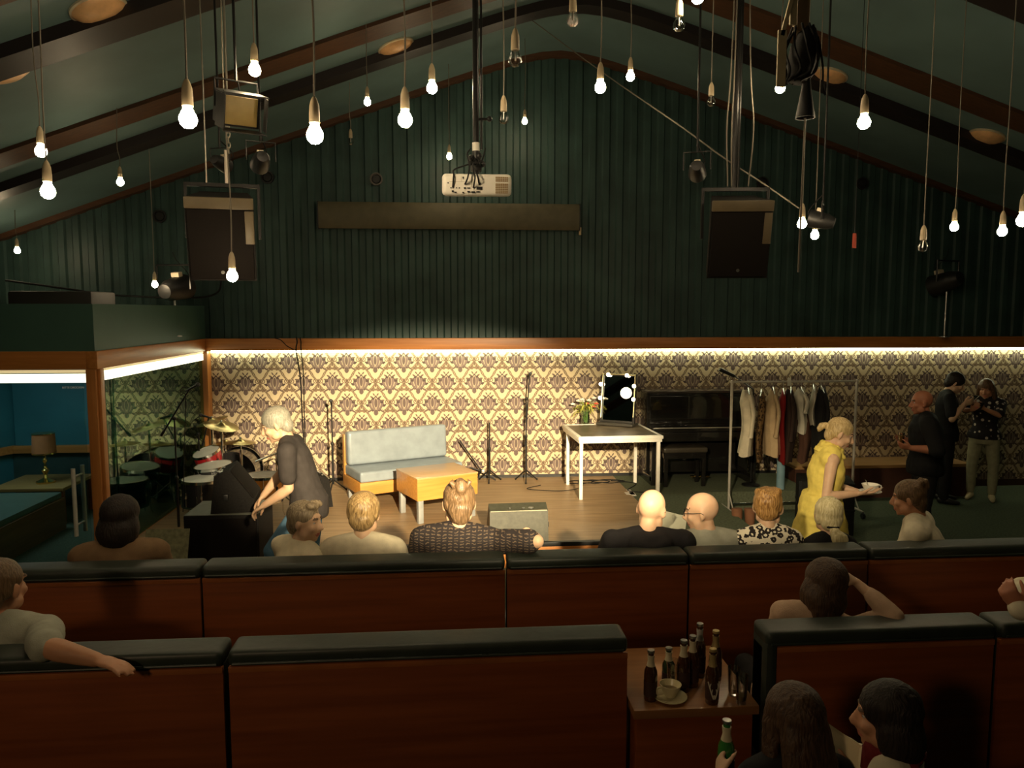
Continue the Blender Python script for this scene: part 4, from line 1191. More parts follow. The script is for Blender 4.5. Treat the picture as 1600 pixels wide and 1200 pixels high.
t = thing('bass_drum', 'dark bass drum on its side behind the toms', 'drum', (-2.75, 10.0, SZ + .29), 0, 'drum kit')
ry = Matrix.Rotation(PI / 2, 4, 'X') 
MB().lathe([(.27, -.2), (.27, .2)], seg=32).xf(ry).build('shell', m_bshell, t)
MB().lathe([(0, .205), (.265, .205), (.265, .19), (0, .19)], seg=32).xf(ry).build('drumhead', M('dark_drumhead', (.05, .045, .04), .4), t)
for s_ in (1, -1): MB().lathe([(.27, s_ * .17), (.29, s_ * .17), (.29, s_ * .215), (.265, s_ * .215)], seg=32).xf(ry).build('hoop', m_bshell, t)
def cymbal(x, y, Y, r, tilt, lab, base=None):
    p = aty(x, y, Y)
    t = thing('cymbal', lab, 'cymbal', p, 0, 'drum kit')
    mx = Matrix.Rotation(R(tilt[0]), 4, 'X') @ Matrix.Rotation(R(tilt[1]), 4, 'Y')
    MB().lathe([(0, .035), (.03, .03), (.05, .012), (r * .6, .004), (r, -.012), (r, -.014), (r * .6, .001), (.05, .008), (0, .028)], seg=36).xf(mx).build('plate', m_cym, t)
    mb = MB(); mb.cyl((0, 0, .05), (0, 0, SZ - p.z + .14), .009); mb.ball((0, 0, .045), .014, 8, 6)
    for k in range(3): mb.cyl((0, 0, SZ - p.z + .3), (.26 * math.cos(k * 2.1 + .3), .26 * math.sin(k * 2.1 + .3), SZ - p.z + .012), .008)
    mb.build('stand', m_chrome, t)
    MB().cyl((0, 0, -.35), (0, 0, -.1), .016).build('sleeve', m_chrome, t)
cymbal(346, 664, 9.7, .21, (8, 14), 'upper tilted ride cymbal against the wooden post')
cymbal(331, 657, 10.0, .20, (6, -16), 'crash cymbal tilted up behind the ride cymbal')
cymbal(376, 690, 9.6, .18, (0, 3), 'lower flat hi hat cymbal left of the bending man')
cymbal(352, 691, 9.9, .16, (0, -4), 'small flat splash cymbal behind the red tom')
p = aty(418, 708, 9.3)
t = thing('drum_stand', 'chrome boom stand between hi hat and orange floor tom', 'stand', (p.x, 9.3, SZ))
mb = MB(); q = p - V((p.x, 9.3, SZ)); mb.cyl((0.1, 0, .02), (.1, 0, q.z), .010); mb.cyl((-.14, 0, q.z - .1), (.16, 0, q.z + .02), .011); mb.build('tube_frame', m_chrome, t)
mb = MB()
for k in range(3): mb.cyl((.1, 0, .2), (.1 + .2 * math.cos(k * 2.1), .2 * math.sin(k * 2.1), .01), .008)
mb.build('tripod', m_chrome, t)

# ------------------------------------------------------------------ booth interior
t = thing('booth_bench', 'green topped bench with wooden sides inside the glass booth at left', 'bench', (-5.0, 8.5, 0))
MB().box((-.68, -1.05, .0), (.4, .9, .38), .006).build('wooden_base', wood('booth_bench_wood', (.16, .07, .02), (.22, .1, .03), .45, 1, 2), t)
MB().box((-.66, -1.03, .38), (.38, .88, .45), .02).build('cushion', M('green_booth_vinyl', (.11, .16, .12), .3), t)
t = thing('side_table', 'wooden side table under the brass lamp inside the booth', 'side table', (-5.1, 9.95, 0))
MB().box((-.45, -.42, .42), (.42, .42, .46), .006).build('tabletop', wood('booth_table_wood', (.30, .16, .05), (.38, .22, .07), .35, 0, 2), t)
for x in (-.42, .35):
    for y in (-.38, .33): MB().box((x, y, 0), (x + .05, y + .05, .42)).build('leg', m_maho, t)
p = atz(72, 754, .46)
t = thing('table_lamp', 'brass table lamp with brown drum shade inside the glass booth', 'table lamp', p)
hh = aty(72, 706, p.y).z - p.z; ht = aty(72, 677, p.y).z - p.z
MB().lathe([(0, 0), (.11, 0), (.11, .02), (.07, .04), (.03, .06), (.016, .1), (.03, .13), (.045, .16), (.022, .19), (.013, .24), (.03, .28), (.014, .31), (.012, hh + .03), (0, hh + .03)], seg=24).build('base', m_gold, t)
MB().lathe([(.135, hh - .02), (.125, ht), (.122, ht), (.132, hh - .02)], seg=32).build('lamp_shade', M('brown_silk_shade', (.42, .15, .05), .7), t)
MB().lathe([(.134, hh - .024), (.139, hh - .02), (.137, hh - .006), (.133, hh - .006)], seg=32).build('lower_rim', m_gold, t)
MB().lathe([(.126, ht - .008), (.130, ht - .006), (.129, ht + .004), (.124, ht + .004)], seg=32).build('upper_rim', m_gold, t)
l = bpy.data.lights.new('booth_ceiling_light', 'AREA'); l.energy = 9; l.color = (.75, .95, 1); l.size = .8
lo_ = bpy.data.objects.new('booth_ceiling_light', l); COL.objects.link(lo_); lo_.location = (-5.2, 9.3, WB - .1)  # unseen fill lamp added to brighten the booth interior

# ------------------------------------------------------------------ bench rows
m_edge = M('panel_edge_wood', (.30, .095, .028), .35)  # paler than the panels: light on their top edge put into the colour
def bench(x0, x1, yr, lab, grp, end_left=False):
    t = thing('upholstered_bench', lab, 'bench', ((x0 + x1) / 2, yr, AZ), 0, grp)
    w = (x1 - x0) / 2 - .006
    il = .05 if end_left else 0
    MB().box((-w + il, -.018, .04), (w, .0, .915), .003).build('back_panel', m_maho, t)
    MB().box((-w + il, -.024, .905), (w, .0, .93), .004).build('panel_edge', m_edge, t)
    cu = MB().box((-w, -.03, .93), (w, .135, 1.0), .028, seg=4)
    cu.build('top_cushion', m_leather, t)
    mb = MB(); mb.cyl((-w + .02, -.032, .947), (w - .02, -.032, .947), .006, seg=8); mb.build('piping', m_leather, t)
    MB().box((-w, .0, .40), (w, .13, .935), .02).build('backrest', m_leather, t)
    MB().box((-w, .10, .30), (w, .62, .45), .03).build('seat', m_leather, t)
    MB().box((-w + .02, .02, .0), (w - .02, .58, .30)).build('base', m_maho, t)
    if end_left: MB().box((-w - .0, -.03, .05), (-w + .05, .13, .955), .02).build('end_cushion', m_leather, t)
    return t
Y1, Y2 = 4.195, 3.115
def bx(px_, Y): return aty(px_, 485 + 1.38 / (Y) * 1200, Y - .03).x
e1 = [-4.3, bx(312, Y1), bx(791, Y1), bx(1078, Y1), bx(1359, Y1), 4.5]
for a, b, lab in zip(e1, e1[1:], ['first row bench at far left with the dark haired woman', 'long first row bench behind the bun woman and the two light shirts', 'short first row bench behind the bald man in the black hoodie', 'first row bench behind the grey shirt man and the floral top woman', 'first row bench at far right behind the blonde woman in cream']):
    bench(a, b, Y1, lab, 'first row benches')
bench(-3.2, bx(348, Y2), Y2, 'second row bench at far left with the man leaning on it', 'second row benches')
bench(bx(352, Y2), bx(984, Y2), Y2, 'long empty second row bench in the left foreground', 'second row benches')
bench(bx(1196, Y2), bx(1558, Y2), Y2, 'second row bench under the woman propping her head on her hand', 'second row benches', True)
bench(bx(1562, Y2), 3.9, Y2, 'second row bench cut by the right picture edge', 'second row benches')
t3 = bench(.65, 2.5, 1.86, 'third row bench in the near right corner under the two talking women', 'third row benches')

# ------------------------------------------------------------------ bottle table
TB = .94
t = thing('bottle_table', 'mahogany table between the second row benches, crowded with bottles', 'table', (1.025, 3.302, AZ))
MB().box((-.274, -.30, .68), (.265, .29, .72), .006).build('tabletop', wood('bottle_table_wood', (.20, .085, .03), (.28, .13, .05), .28, 0, 2, coat=.3), t)
MB().box((-.256, -.274, .0), (.247, .265, .68), .004).build('base_box', m_maho, t)
m_amber = M('amber_bottle_glass', (.05, .018, .006), .08, spec=.8, coat=.5)
m_green = M('green_bottle_glass', (.035, .06, .025), .08, spec=.8, coat=.5)
m_lab = M('cream_label', (.55, .48, .32), .6)
m_foil = M('gold_foil', (.6, .45, .2), .35, metal=.7)
def bottle(x, y, hh, lab, glass=m_amber, neck=None, body=None, r=.0285, z=TB, p=None, antler=False, cap=True):
    p = p or atz(x, y, z)
    t = thing('beer_bottle', lab, 'bottle', p, 0, 'bottles on the table')
    k = hh * .9
    MB().lathe([(0, .002), (r * .9, 0), (r, .006), (r, k * .52), (r * .93, k * .60), (r * .55, k * .72), (r * .42, k * .80), (.0125, k * .96), (.0145, k * .965), (.0145, k), (.011, k), (0, k - .004)], seg=20).build('glass_body', glass, t)
    if neck: MB().lathe([(r * .66, k * .69), (r * .47, k * .79), (.0155, k * .90)], seg=20).build('neck_label', neck, t)
    if body: MB().lathe([(r + .0008, k * .14), (r + .0008, k * .46)], seg=20).build('body_label', body, t)
    else: MB().lathe([(r + .0006, k * .10), (r + .0006, k * .40)], seg=20).build('body_label', M('dark_label', (.045, .02, .012), .6), t)
    MB().lathe([(.0155, k * .955), (.016, k * .965), (.015, k * 1.005), (0, k * 1.008)], seg=14).build('crown_cap', m_foil if neck is m_foil else m_steel, t) if cap else None
    if antler:
        mb = MB()
        for s in (-1, 1):
            q = []
            for f in range(7):
                a = -PI / 2 + s * (.12 + f * .13); zz = k * (.13 + .05 * f)
                q.append(V(((r + .002) * math.cos(a), (r + .002) * math.sin(a), zz)))
            mb.tube(q, .0028, 6)
            for f in (2, 4):
                a = -PI / 2 + s * (.12 + f * .13)
                mb.tube([q[f], V(((r + .002) * math.cos(a - s * .12), (r + .002) * math.sin(a - s * .12), q[f].z + .018))], .0022, 6)
        mb.ball((0, -r - .0005, k * .16), (.008, .003, .010), 8, 6)
        mb.build('emblem', M('pale_emblem', (.55, .5, .4), .6), t)
    return t
bottle(1016, 1093, .245, 'brown beer bottle standing left of the coffee cup, leftmost on the table', neck=m_lab)
bottle(1044, 1073, .20, 'green short bottle with a crescent neck label behind the coffee cup', m_green, m_lab)
bottle(1067, 1079, .255, 'brown bottle with pale neck label just right of the green one', neck=m_lab)
bottle(1081, 1071, .255, 'brown bottle with pale neck label touching the tall dark one', neck=m_lab)
bottle(1092, 1056, .275, 'tallest dark bottle at the back of the table with a pale square neck tag', neck=M('grey_tag', (.4, .38, .34), .6))
bottle(1117, 1062, .255, 'dark bottle with gold foil neck at the back right of the table', neck=m_foil)
bottle(1112, 1098, .265, 'front bottle with a pale antler emblem on its label', neck=m_foil, antler=True)
m_gl = thin_glass('drinking_glass', (.95, .95, .93), 1.6)
def tumbler(x, y, lab, h_=.125, r=.027):
    p = atz(x, y, TB)
    t = thing('drinking_glass', lab, 'glass', p, 0, 'glasses on the table')
    MB().lathe([(0, 0), (r * .8, 0), (r, h_), (r - .0025, h_), (r * .78, .014), (0, .012)], seg=24).build('glass_wall', m_gl, t)
    MB().lathe([(0, .013), (r * .77, .015), (r * .8, .035), (0, .035)], seg=20).build('drink', M('leftover_drink', (.25, .15, .05), .2), t)
tumbler(1146, 1086, 'tall empty glass right of the antler bottle, farther from the table edge')
tumbler(1158, 1098, 'tall empty glass nearest the right front corner of the table')
tumbler(1052, 1077, 'clear glass behind the coffee cup between green and brown bottles', .13, .034)
p = atz(1047, 1092, TB)
t = thing('coffee_cup', 'cream coffee cup standing on its saucer at the front of the table', 'cup', p + V((0, 0, .013)))
m_cup = M('cream_china', (.62, .55, .34), .25, var=.03)
MB().lathe([(0, 0), (.022, 0), (.026, .008), (.042, .04), (.047, .055), (.0445, .055), (.038, .038), (.02, .008), (0, .007)], seg=28).build('cup_bowl', m_cup, t)
mb = MB(); mb.tube(bez([(-.038, -.01, .045), (-.06, -.016, .045), (-.06, -.016, .02), (-.033, -.01, .018)], 6), .0045, 8); mb.build('handle', m_cup, t)
MB().lathe([(0, .03), (.033, .03), (.033, .031), (0, .0312)], seg=20).build('coffee', M('coffee_rest', (.2, .14, .06), .3), t)
tag(MB().lathe([(0, .002), (.03, 0), (.045, .004), (.072, .013), (.072, .016), (.044, .008), (.03, .006), (0, .006)], p, 30).build('saucer', m_cup), 'cream saucer under the coffee cup on the table', 'saucer')
# ------------------------------------------------------------------ people
def remesh(mb, name, mats, vox, smooth_n=4, disp=0, dscale=12, seed=0, fac=.5):
    me0 = mb.mesh('tmp', [m_black], smooth=True)
    o = bpy.data.objects.new('tmp_o', me0); COL.objects.link(o)
    m = o.modifiers.new('r', 'REMESH'); m.mode = 'VOXEL'; m.voxel_size = vox; m.use_smooth_shade = True
    if smooth_n:
        s = o.modifiers.new('s', 'SMOOTH'); s.iterations = smooth_n; s.factor = fac
    dg = bpy.context.evaluated_depsgraph_get()
    me = bpy.data.meshes.new_from_object(o.evaluated_get(dg)); me.name = name
    bpy.data.objects.remove(o); bpy.data.meshes.remove(me0)
    me.materials.clear()
    for mt in (mats if isinstance(mats, (list, tuple)) else [mats]): me.materials.append(mt)
    if disp:
        off = V((seed * 3.1, seed * 1.7, seed))
        nn = [v.normal.copy() for v in me.vertices]
        for v, n in zip(me.vertices, nn):
            v.co += n * (disp * (noise.noise(v.co * dscale + off) + .5 * noise.noise(v.co * dscale * 2.3 + off)))
    for p in me.polygons: p.use_smooth = True; p.material_index = 0
    return me
def put(me, name, parent, label=None):
    o = bpy.data.objects.new(name, me); COL.objects.link(o); o.parent = parent
    if label: o['label'] = label
    return o

def skin_mat(name, c, hi=None):
    return M(name, c, .48, spec=.4, var=.07, scale=14, sss=.12, bump=.04, bscale=120)
SK = {'fair': skin_mat('skin_fair', (.56, .36, .23)), 'tan': skin_mat('skin_tan', (.46, .23, .13)), 'red': skin_mat('skin_ruddy', (.40, .16, .09))}
m_eye = M('eye_white', (.42, .40, .37), .35, var=.02); m_iris = M('iris_dark', (.03, .02, .015), .15)
m_lip = M('lips', (.42, .13, .10), .4)

def basis(fwd, up):
    f = V(fwd).normalized(); u = V(up); u = (u - f * u.dot(f)).normalized(); r = f.cross(u)
    return r, f, u

class Person:
    """figure built round the pelvis, +y forward, then scaled and set on its place"""
    def __init__(s, label, head, floor=0, seat=None, yaw=0, lean=0, side=0, twist=0, hyaw=0, hpitch=8, hroll=0, female=False, skin='fair', build=1.0, legs=None, scale=None, neck=0, bow=0, hs=1.12):
        s.label, s.floor, s.seat, s.yaw = label, floor, seat, R(yaw)
        s.fem, s.skin, s.bd = female, SK[skin], build
        ln, sd = R(lean), R(side)
        s.sp = V((math.sin(sd), math.sin(ln), math.cos(ln) * math.cos(sd))).normalized()
        r0 = V((math.cos(R(twist)), math.sin(R(twist)), 0))
        s.rx = (r0 - s.sp * r0.dot(s.sp)).normalized(); s.fy = s.sp.cross(s.rx) 
        s.nb = s.sp * .52
        nd = (s.sp * .55 + V((0, 0, .45)) + V((math.sin(R(neck)), math.sin(R(bow)), 0))).normalized()
        s.nd = nd
        s.nt = s.nb + nd * .034 + s.fy * .012
        s.HM = (Matrix.Rotation(R(hyaw), 3, 'Z') @ Matrix.Rotation(R(-hpitch), 3, 'X') @ Matrix.Rotation(R(hroll), 3, 'Y'))
        s.hs = hs
        s.hc = s.nt + s.HM @ V((0, .016, .093 * hs))
        sw = .172 if female else .19
        s.sw = sw * build
        s.sh = [s.sp * .452 - s.rx * s.sw, s.sp * .452 + s.rx * s.sw]
        s.hip = [V((-.09, 0, -.02)), V((.09, 0, -.02))]
        s.leg = []
        for i in (0, 1):
            if legs: td, sdv = V(legs[i][0]).normalized(), V(legs[i][1]).normalized()
            elif seat is not None: td, sdv = V(((-.12, .12)[i], 1, -.02)).normalized(), V((0, .12, -1)).normalized()
            else: td, sdv = V(((-.06, .06)[i], .04, -1)).normalized(), V((0, -.04, -1)).normalized()
            k = s.hip[i] + td * .43; a = k + sdv * .42
            s.leg.append((k, a))
        footz = min(l[1].z for l in s.leg) - .075
        hz = s.hc.z
        tz = head[2]
        if scale: s.s = scale
        elif seat is not None: s.s = (tz - seat) / (hz + .11)
        else: s.s = (tz - floor) / (hz - footz)
        s.pz = (seat + .11 * s.s) if seat is not None else (floor - footz * s.s)
        Rz = rotz(s.yaw)
        hxy = Rz @ V((s.hc.x * s.s, s.hc.y * s.s, 0))
        s.root = V((head[0] - hxy.x, head[1] - hxy.y, floor))
        s.Ri = Rz.inverted()
        print('PERSON', label[:40], 'scale %.2f' % s.s, 'root', [round(c, 2) for c in s.root])
        s.t = thing('person', label, 'person', s.root, s.yaw)
        s.arms = [None, None]
        s.body = MB(); s.hands = False
    def loc(s, w):                                    # world point -> unit local
        p = s.Ri @ (V(w) - s.root)
        return V((p.x, p.y, p.z - (s.pz - s.floor))) / s.s
    def fin(s, mb):
        return mb.xf(Matrix.Translation((0, 0, s.pz - s.floor)) @ Matrix.Scale(s.s, 4))
    # arms -------------------------------------------------------------
    def arm(s, i, up=None, fore=None, wrist=None, pole=(0, -.3, -1), hand=None, palm=None, curl=.3, detail=True):
        sh = s.sh[i]
        if wrist is not None:
            w = s.loc(wrist); d = w - sh; L1, L2 = .285, .25
            D = min(d.length, L1 + L2 - .004); d = d.normalized()
            a = (L1 * L1 - L2 * L2 + D * D) / (2 * D); h = math.sqrt(max(0, L1 * L1 - a * a))
            pl = V(pole); pl = (pl - d * pl.dot(d)).normalized()
            el = sh + d * a + pl * h; wr = sh + d * D
        else:
            el = sh + V(up).normalized() * .285; wr = el + V(fore).normalized() * .25
        hd = V(hand).normalized() if hand else (wr - el).normalized()
        pn = V(palm) if palm else V((0, 0, -1))
        s.arms[i] = (sh, el, wr, hd, pn, curl, detail)
        if detail: s.hands = True
        return s
    def default_arms(s):
        for i in (0, 1):
            if s.arms[i] is None:
                sg = (-1, 1)[i]
                if s.seat is not None: s.arm(i, (sg * .25, .35, -1), (-sg * .35, 1, -.15), detail=False)
                else: s.arm(i, (sg * .18, .02, -1), (0, .25, -1), detail=False)
    def hand_mesh(s, mb, wr, hd, pn, i, curl, detail):
        f = hd; n = (pn - f * pn.dot(f)).normalized(); sx = f.cross(n) * (-1 if i == 0 else 1)   # thumb side
        thumb = sx
        w_ = .040
        mb.tube([wr - f * .01, wr + f * .02, wr + f * .055, wr + f * .092], [(.026, .019), (.034, .017), (.041, .016), (.038, .012)], 12, ref=thumb)
        if not detail:
            mb.capsule([wr + f * .07, wr + f * .11 + n * .02, wr + f * .115 + n * .06], [.034, .03, .022]); return
        for k in range(4):
            off = (1.5 - k) * .0205
            b = wr + f * (.09 - abs(k - 1) * .004) + thumb * off
            L_ = (.072, .080, .075, .058)[k]
            d = (f + thumb * off * 1.5).normalized(); pts = [b]
            ang = R(curl * (62 + k * 4))
            for j, q in enumerate((.45, .32, .25)):
                ax = d.cross(n).normalized() if d.cross(n).length > 1e-4 else thumb
                d = (Matrix.Rotation(ang * (.8, 1.1, .8)[j], 3, ax) @ d).normalized()
                pts.append(pts[-1] + d * L_ * q)
            mb.capsule(pts, [.0098, .0092, .0085, .0072], 8)
        b = wr + f * .022 + thumb * .026
        d1 = (f * .62 + thumb * .62 + n * .35).normalized(); d2 = (f * .9 + thumb * .1 + n * (.3 + curl * .5)).normalized()
        mb.capsule([b, b + d1 * .04, b + d1 * .04 + d2 * .034, b + d1 * .04 + d2 * .058], [.014, .0118, .0105, .008], 8)
    # trunk ------------------------------------------------------------
    def rings(s, inf=0, t0=-.10, t1=.52, hips=1.0):
        if s.fem: tab = [(-.12, .150, .105), (-.06, .172, .118), (0, .170, .115), (.10, .138, .098), (.18, .132, .095), (.28, .148, .108), (.36, .155, .112), (.43, .15, .09), (.475, .105, .07), (.52, .058, .055)]
        else: tab = [(-.12, .140, .11), (-.06, .158, .118), (0, .160, .116), (.10, .152, .11), (.18, .152, .11), (.28, .164, .116), (.37, .178, .118), (.435, .172, .095), (.48, .115, .075), (.52, .066, .06)]
        out = []
        for t, w_, d_ in tab:
            e_ = .022 if inf > .01 and t < .05 else 0
            if t0 <= t <= t1: out.append((t, w_ * s.bd + inf + e_, d_ * s.bd + inf + e_))
        return out
    def trunk(s, mb, inf=0, t0=-.13, t1=.53, slim=False):
        rg = s.rings(inf, t0, t1)
        pts = []; rad = []
        for t, w_, d_ in rg:
            f = max(0, min(1, t / .2)) if t < .2 else 1
            ax = (V((0, 0, 1)) * (1 - f) + s.sp * f)
            c = s.sp * t if t >= 0 else V((0, 0, t))
            pts.append(c); rad.append((w_, d_))
        mb.tube(pts, rad, 20, ref=s.rx)
        if t1 > .45:
            a_, b_ = s.sh[0] * .8 + s.sp * .452 * .2, s.sh[1] * .8 + s.sp * .452 * .2
            mb.capsule([a_ - s.fy * .008, s.sp * .46 - s.fy * .012, b_ - s.fy * .008], [.058 * s.bd + inf * .8, .064 * s.bd + inf, .058 * s.bd + inf * .8], 14)
            for i in (0, 1):
                e = s.sh[i] if not slim else s.sp * .462 + (s.sh[i] - s.sp * .452) * .80
                mb.capsule([s.nb * .985, s.sp * .482 + (s.sh[i] - s.sp * .452) * .55, e], [.052 + inf * .6, .053 + inf, .054 * s.bd + inf * (1 if not slim else .55)], 12)
        return mb
    def build_body(s, vox=None, face=True, ears=True):
        s.default_arms()
        mb = s.body
        s.trunk(mb)
        mb.tube([s.nb - s.sp * .04, s.nb + s.nd * .03, s.nt, s.nt + s.HM @ V((0, .0, .04))], [(.066, .062), (.058 * (.88 if s.fem else 1), .056), (.055 * (.88 if s.fem else 1), .056), (.054, .056)], 16, ref=s.rx)
        for i in (0, 1):
            sh, el, wr, hd, pn, cu, det = s.arms[i]
            k = (.86 if s.fem else 1) * s.bd
            mb.capsule([sh, sh * .65 + el * .35, sh * .3 + el * .7, el], [.054 * k, .049 * k, .042 * k, .038 * k], 12)
            mb.capsule([el, el * .7 + wr * .3, el * .3 + wr * .7, wr], [.038 * k, .041 * k, .033 * k, .026 * k], 12)
            s.hand_mesh(mb, wr, hd, pn, i, cu, det)
            k_, a_ = s.leg[i]; h_ = s.hip[i]
            mb.capsule([h_, h_ * .6 + k_ * .4, k_], [.085 * s.bd, .075 * s.bd, .055], 14)
            mb.capsule([k_, k_ * .65 + a_ * .35, a_], [.053, .054, .036], 12)
            fd = V(((-.15, .15)[i], 1, 0)).normalized()
            if not hasattr(s, 'footdir'): pass
            mb.capsule([a_ + V((0, -.0, -.035)) - fd * .03, a_ + fd * .07 + V((0, 0, -.045)), a_ + fd * .16 + V((0, 0, -.055))], [.036, .034, .022], 10)
        H = s.HM; hc = s.hc
        hb = MB()
        hb.ball((0, -.012, .028), (.075, .094, .088), 20, 14)
        hb.ball((0, .022, -.028), (.061, .068, .082), 18, 12)
        hb.ball((0, .040, -.074), (.044, .042, .034), 14, 10)
        hb.ball((0, .068, -.094), (.020, .017, .016), 10, 8)
        hb.tube([(0, .078, .028), (0, .091, .008), (0, .104, -.014), (0, .110, -.026)], [.008, .0085, .0115, .013], 10)
        hb.ball((0, .106, -.028), (.013, .012, .011), 10, 8)
        for sg in (-1, 1):
            hb.ball((sg * .012, .094, -.031), (.009, .011, .008), 8, 6)
            hb.ball((sg * .037, .060, -.022), (.024, .026, .022), 10, 8)
            hb.ball((sg * .028, .077, .031), (.024, .012, .009), 10, 8)
            hb.ball((sg * .052, .02, -.062), (.018, .035, .03), 10, 8)
            if ears:
                hb.ball((sg * .079, -.012, -.004), (.009, .020, .031), 10, 8, mx=Matrix.Rotation(sg * R(-22), 3, 'Z'))
                hb.ball((sg * .077, -.006, -.028), (.008, .011, .012), 8, 6)
        hb.ball((0, .086, -.0565), (.021, .010, .0058), 12, 8); hb.ball((0, .086, -.067), (.018, .010, .0065), 12, 8)
        mx = Matrix.Translation(hc) @ H.to_4x4() @ Matrix.Scale(s.hs, 4)
        hb.xf(mx); mb.add(hb.v, hb.f)
        s.fin(mb)
        v = vox or (.0075 if s.hands else .010)
        me = remesh(mb, 'body', [s.skin, m_lip, M('brow_hair', (.10, .06, .035), .7)], v, 3)
        inv = (Matrix.Translation((0, 0, s.pz - s.floor)) @ Matrix.Scale(s.s, 4) @ mx).inverted()
        for p in me.polygons:
            q = inv @ p.center
            if q.y > .07 and abs(q.x) < .024 and -.0735 < q.z < -.051 and (q.x / .024) ** 2 + ((q.z + .062) / .0115) ** 2 < 1: p.material_index = 1
            elif q.y > .06 and .012 < abs(q.x) < .047 and abs(q.z - .036 + .12 * max(0, abs(q.x) - .036)) < .0048: p.material_index = 2
        s.bodyobj = put(me, 'body', s.t)
        if face:
            for sg in (-1, 1):
                e = MB(); e.ball((sg * .030, .0640, .010), .0105, 12, 8); n0 = len(e.f)
                e.ball((sg * .0305, .0690, .010), (.0056, .0064, .0056), 10, 8, mi=1)
                e.xf(mx); s.fin(e); e.build('eye', [m_eye, m_iris], s.bodyobj)
        s.mx = mx
        return s
    # clothes ------------------------------------------------------------
    def top(s, mat, name='shirt', sleeve=.5, hem=-.125, neck=.53, inf=.016, flare=None, fold=.006, label=None, collar=None, hood=False, slv=.014):
        mb = MB()
        s.trunk(mb, inf, hem - .001, neck, sleeve <= 0)
        if flare:                                     # hanging tunic: (drop, half width, half depth)
            pts, rad = [V((0, 0, .16))], [(.155 * s.bd + inf, .118 * s.bd + inf)]
            for d, w_, q in flare: pts.append(V((0, .0, -d))); rad.append((w_, q))
            mb.tube(pts, rad, 20, ref=s.rx)
        for i in (0, 1):
            if sleeve <= 0: continue
            sh, el, wr = s.arms[i][:3]
            k = (.86 if s.fem else 1) * s.bd
            if sleeve <= 1:
                e = sh + (el - sh) * sleeve
                mb.capsule([sh, (sh + e) / 2, e], [.056 * k + slv, .052 * k + slv, (.046 * k + slv * 1.15)], 14)
            else:
                e = el + (wr - el) * (sleeve - 1)
                mb.capsule([sh, (sh + el) / 2, el], [.056 * k + slv, .050 * k + slv, .042 * k + slv], 14)
                mb.capsule([el, (el + e) / 2, e], [.042 * k + slv, .042 * k + slv, .030 * k + slv], 14)
        if collar: 
            c = s.nb + s.nd * .012
            mb.tube([s.nb - s.sp * .05, c, c + s.nd * collar], [(.09, .085), (.073, .072), (.07, .068)], 16, ref=s.rx)
        if hood:
            mb.capsule([s.sp * .47 - s.fy * .09 - s.rx * .09, s.sp * .44 - s.fy * .125, s.sp * .47 - s.fy * .09 + s.rx * .09], [.045, .05, .045], 12)
            mb.capsule([s.sp * .5 - s.fy * .06 - s.rx * .08, s.sp * .5 - s.fy * .085, s.sp * .5 - s.fy * .06 + s.rx * .08], [.038, .04, .038], 12)
        s.fin(mb)
        me = remesh(mb, name, mat, .011, 4, fold, 9, seed=len(s.label))
        return put(me, name, s.t, label)
    def trousers(s, mat, name='trousers', length=2.0, inf=.014, label=None, fold=.005):
        mb = MB()
        mb.tube([(0, 0, .035), (0, 0, .01), (0, 0, -.03), (0, 0, -.09), (0, 0, -.135)], [(.155 * s.bd + inf, .112 * s.bd + inf), (.165 * s.bd + inf, .118 * s.bd + inf), (.17 * s.bd + inf, .12 * s.bd + inf), (.165 * s.bd + inf, .12 * s.bd + inf), (.14 * s.bd + inf, .11 * s.bd + inf)], 20, ref=(1, 0, 0))
        for i in (0, 1):
            k_, a_ = s.leg[i]; h_ = s.hip[i]
            mb.capsule([h_, h_ * .6 + k_ * .4, k_], [.088 * s.bd + inf, .078 * s.bd + inf, .058 + inf], 14)
            if length > 1:
                e = k_ + (a_ - k_) * (length - 1)
                mb.capsule([k_, (k_ + e) / 2, e], [.056 + inf, .056 + inf, .044 + inf], 14)
        s.fin(mb)
        return put(remesh(mb, name, mat, .012, 4, fold, 8, seed=3), name, s.t, label)
    def shoes(s, mat, name='shoe'):
        for i in (0, 1):
            a_ = s.leg[i][1]; fd = V(((-.15, .15)[i], 1, 0)).normalized()
            mb = MB(); mb.capsule([a_ - fd * .035 + V((0, 0, -.03)), a_ + fd * .06 + V((0, 0, -.035)), a_ + fd * .165 + V((0, 0, -.047))], [.045, .043, .03], 12)
            mb.capsule([a_ + V((0, 0, -.02)), a_ + V((0, 0, .02))], [.044, .043], 10)
            s.fin(mb); put(remesh(mb, name, mat, .008, 3), name, s.t)
    # hair ---------------------------------------------------------------
    def hair(s, mat, style='short', name='hair', vol=0, label=None, extra=None, disp=.0022, front=.0):
        h = MB(); v = vol
        top = lambda r=(.083, .097, .086), c=(0, -.020, .040): h.ball(c, (r[0] + v, r[1] + v, r[2] + v), 20, 14)
        if style != 'fringe': top()
        if style in ('short', 'bun', 'pony', 'quiff', 'bob', 'long', 'swept'):
            h.ball((0, -.062, -.02), (.066 + v, .048 + v, .068), 16, 10)
            for sg in (-1, 1): h.ball((sg * .064, -.032, .014), (.019 + v, .042, .048), 12, 8)
        if style == 'quiff':
            for k in range(5): h.ball((-.045 + k * .022, .045 + .012 * (k % 2), .105 + .006 * (k % 3)), (.024, .032, .022), 10, 8)
        if style == 'bob':
            for sg in (-1, 1): h.ball((sg * .066, -.025, -.045), (.030 + v, .062, .085), 14, 10)
            h.ball((0, -.062, -.06), (.088 + v, .052 + v, .095), 18, 12)
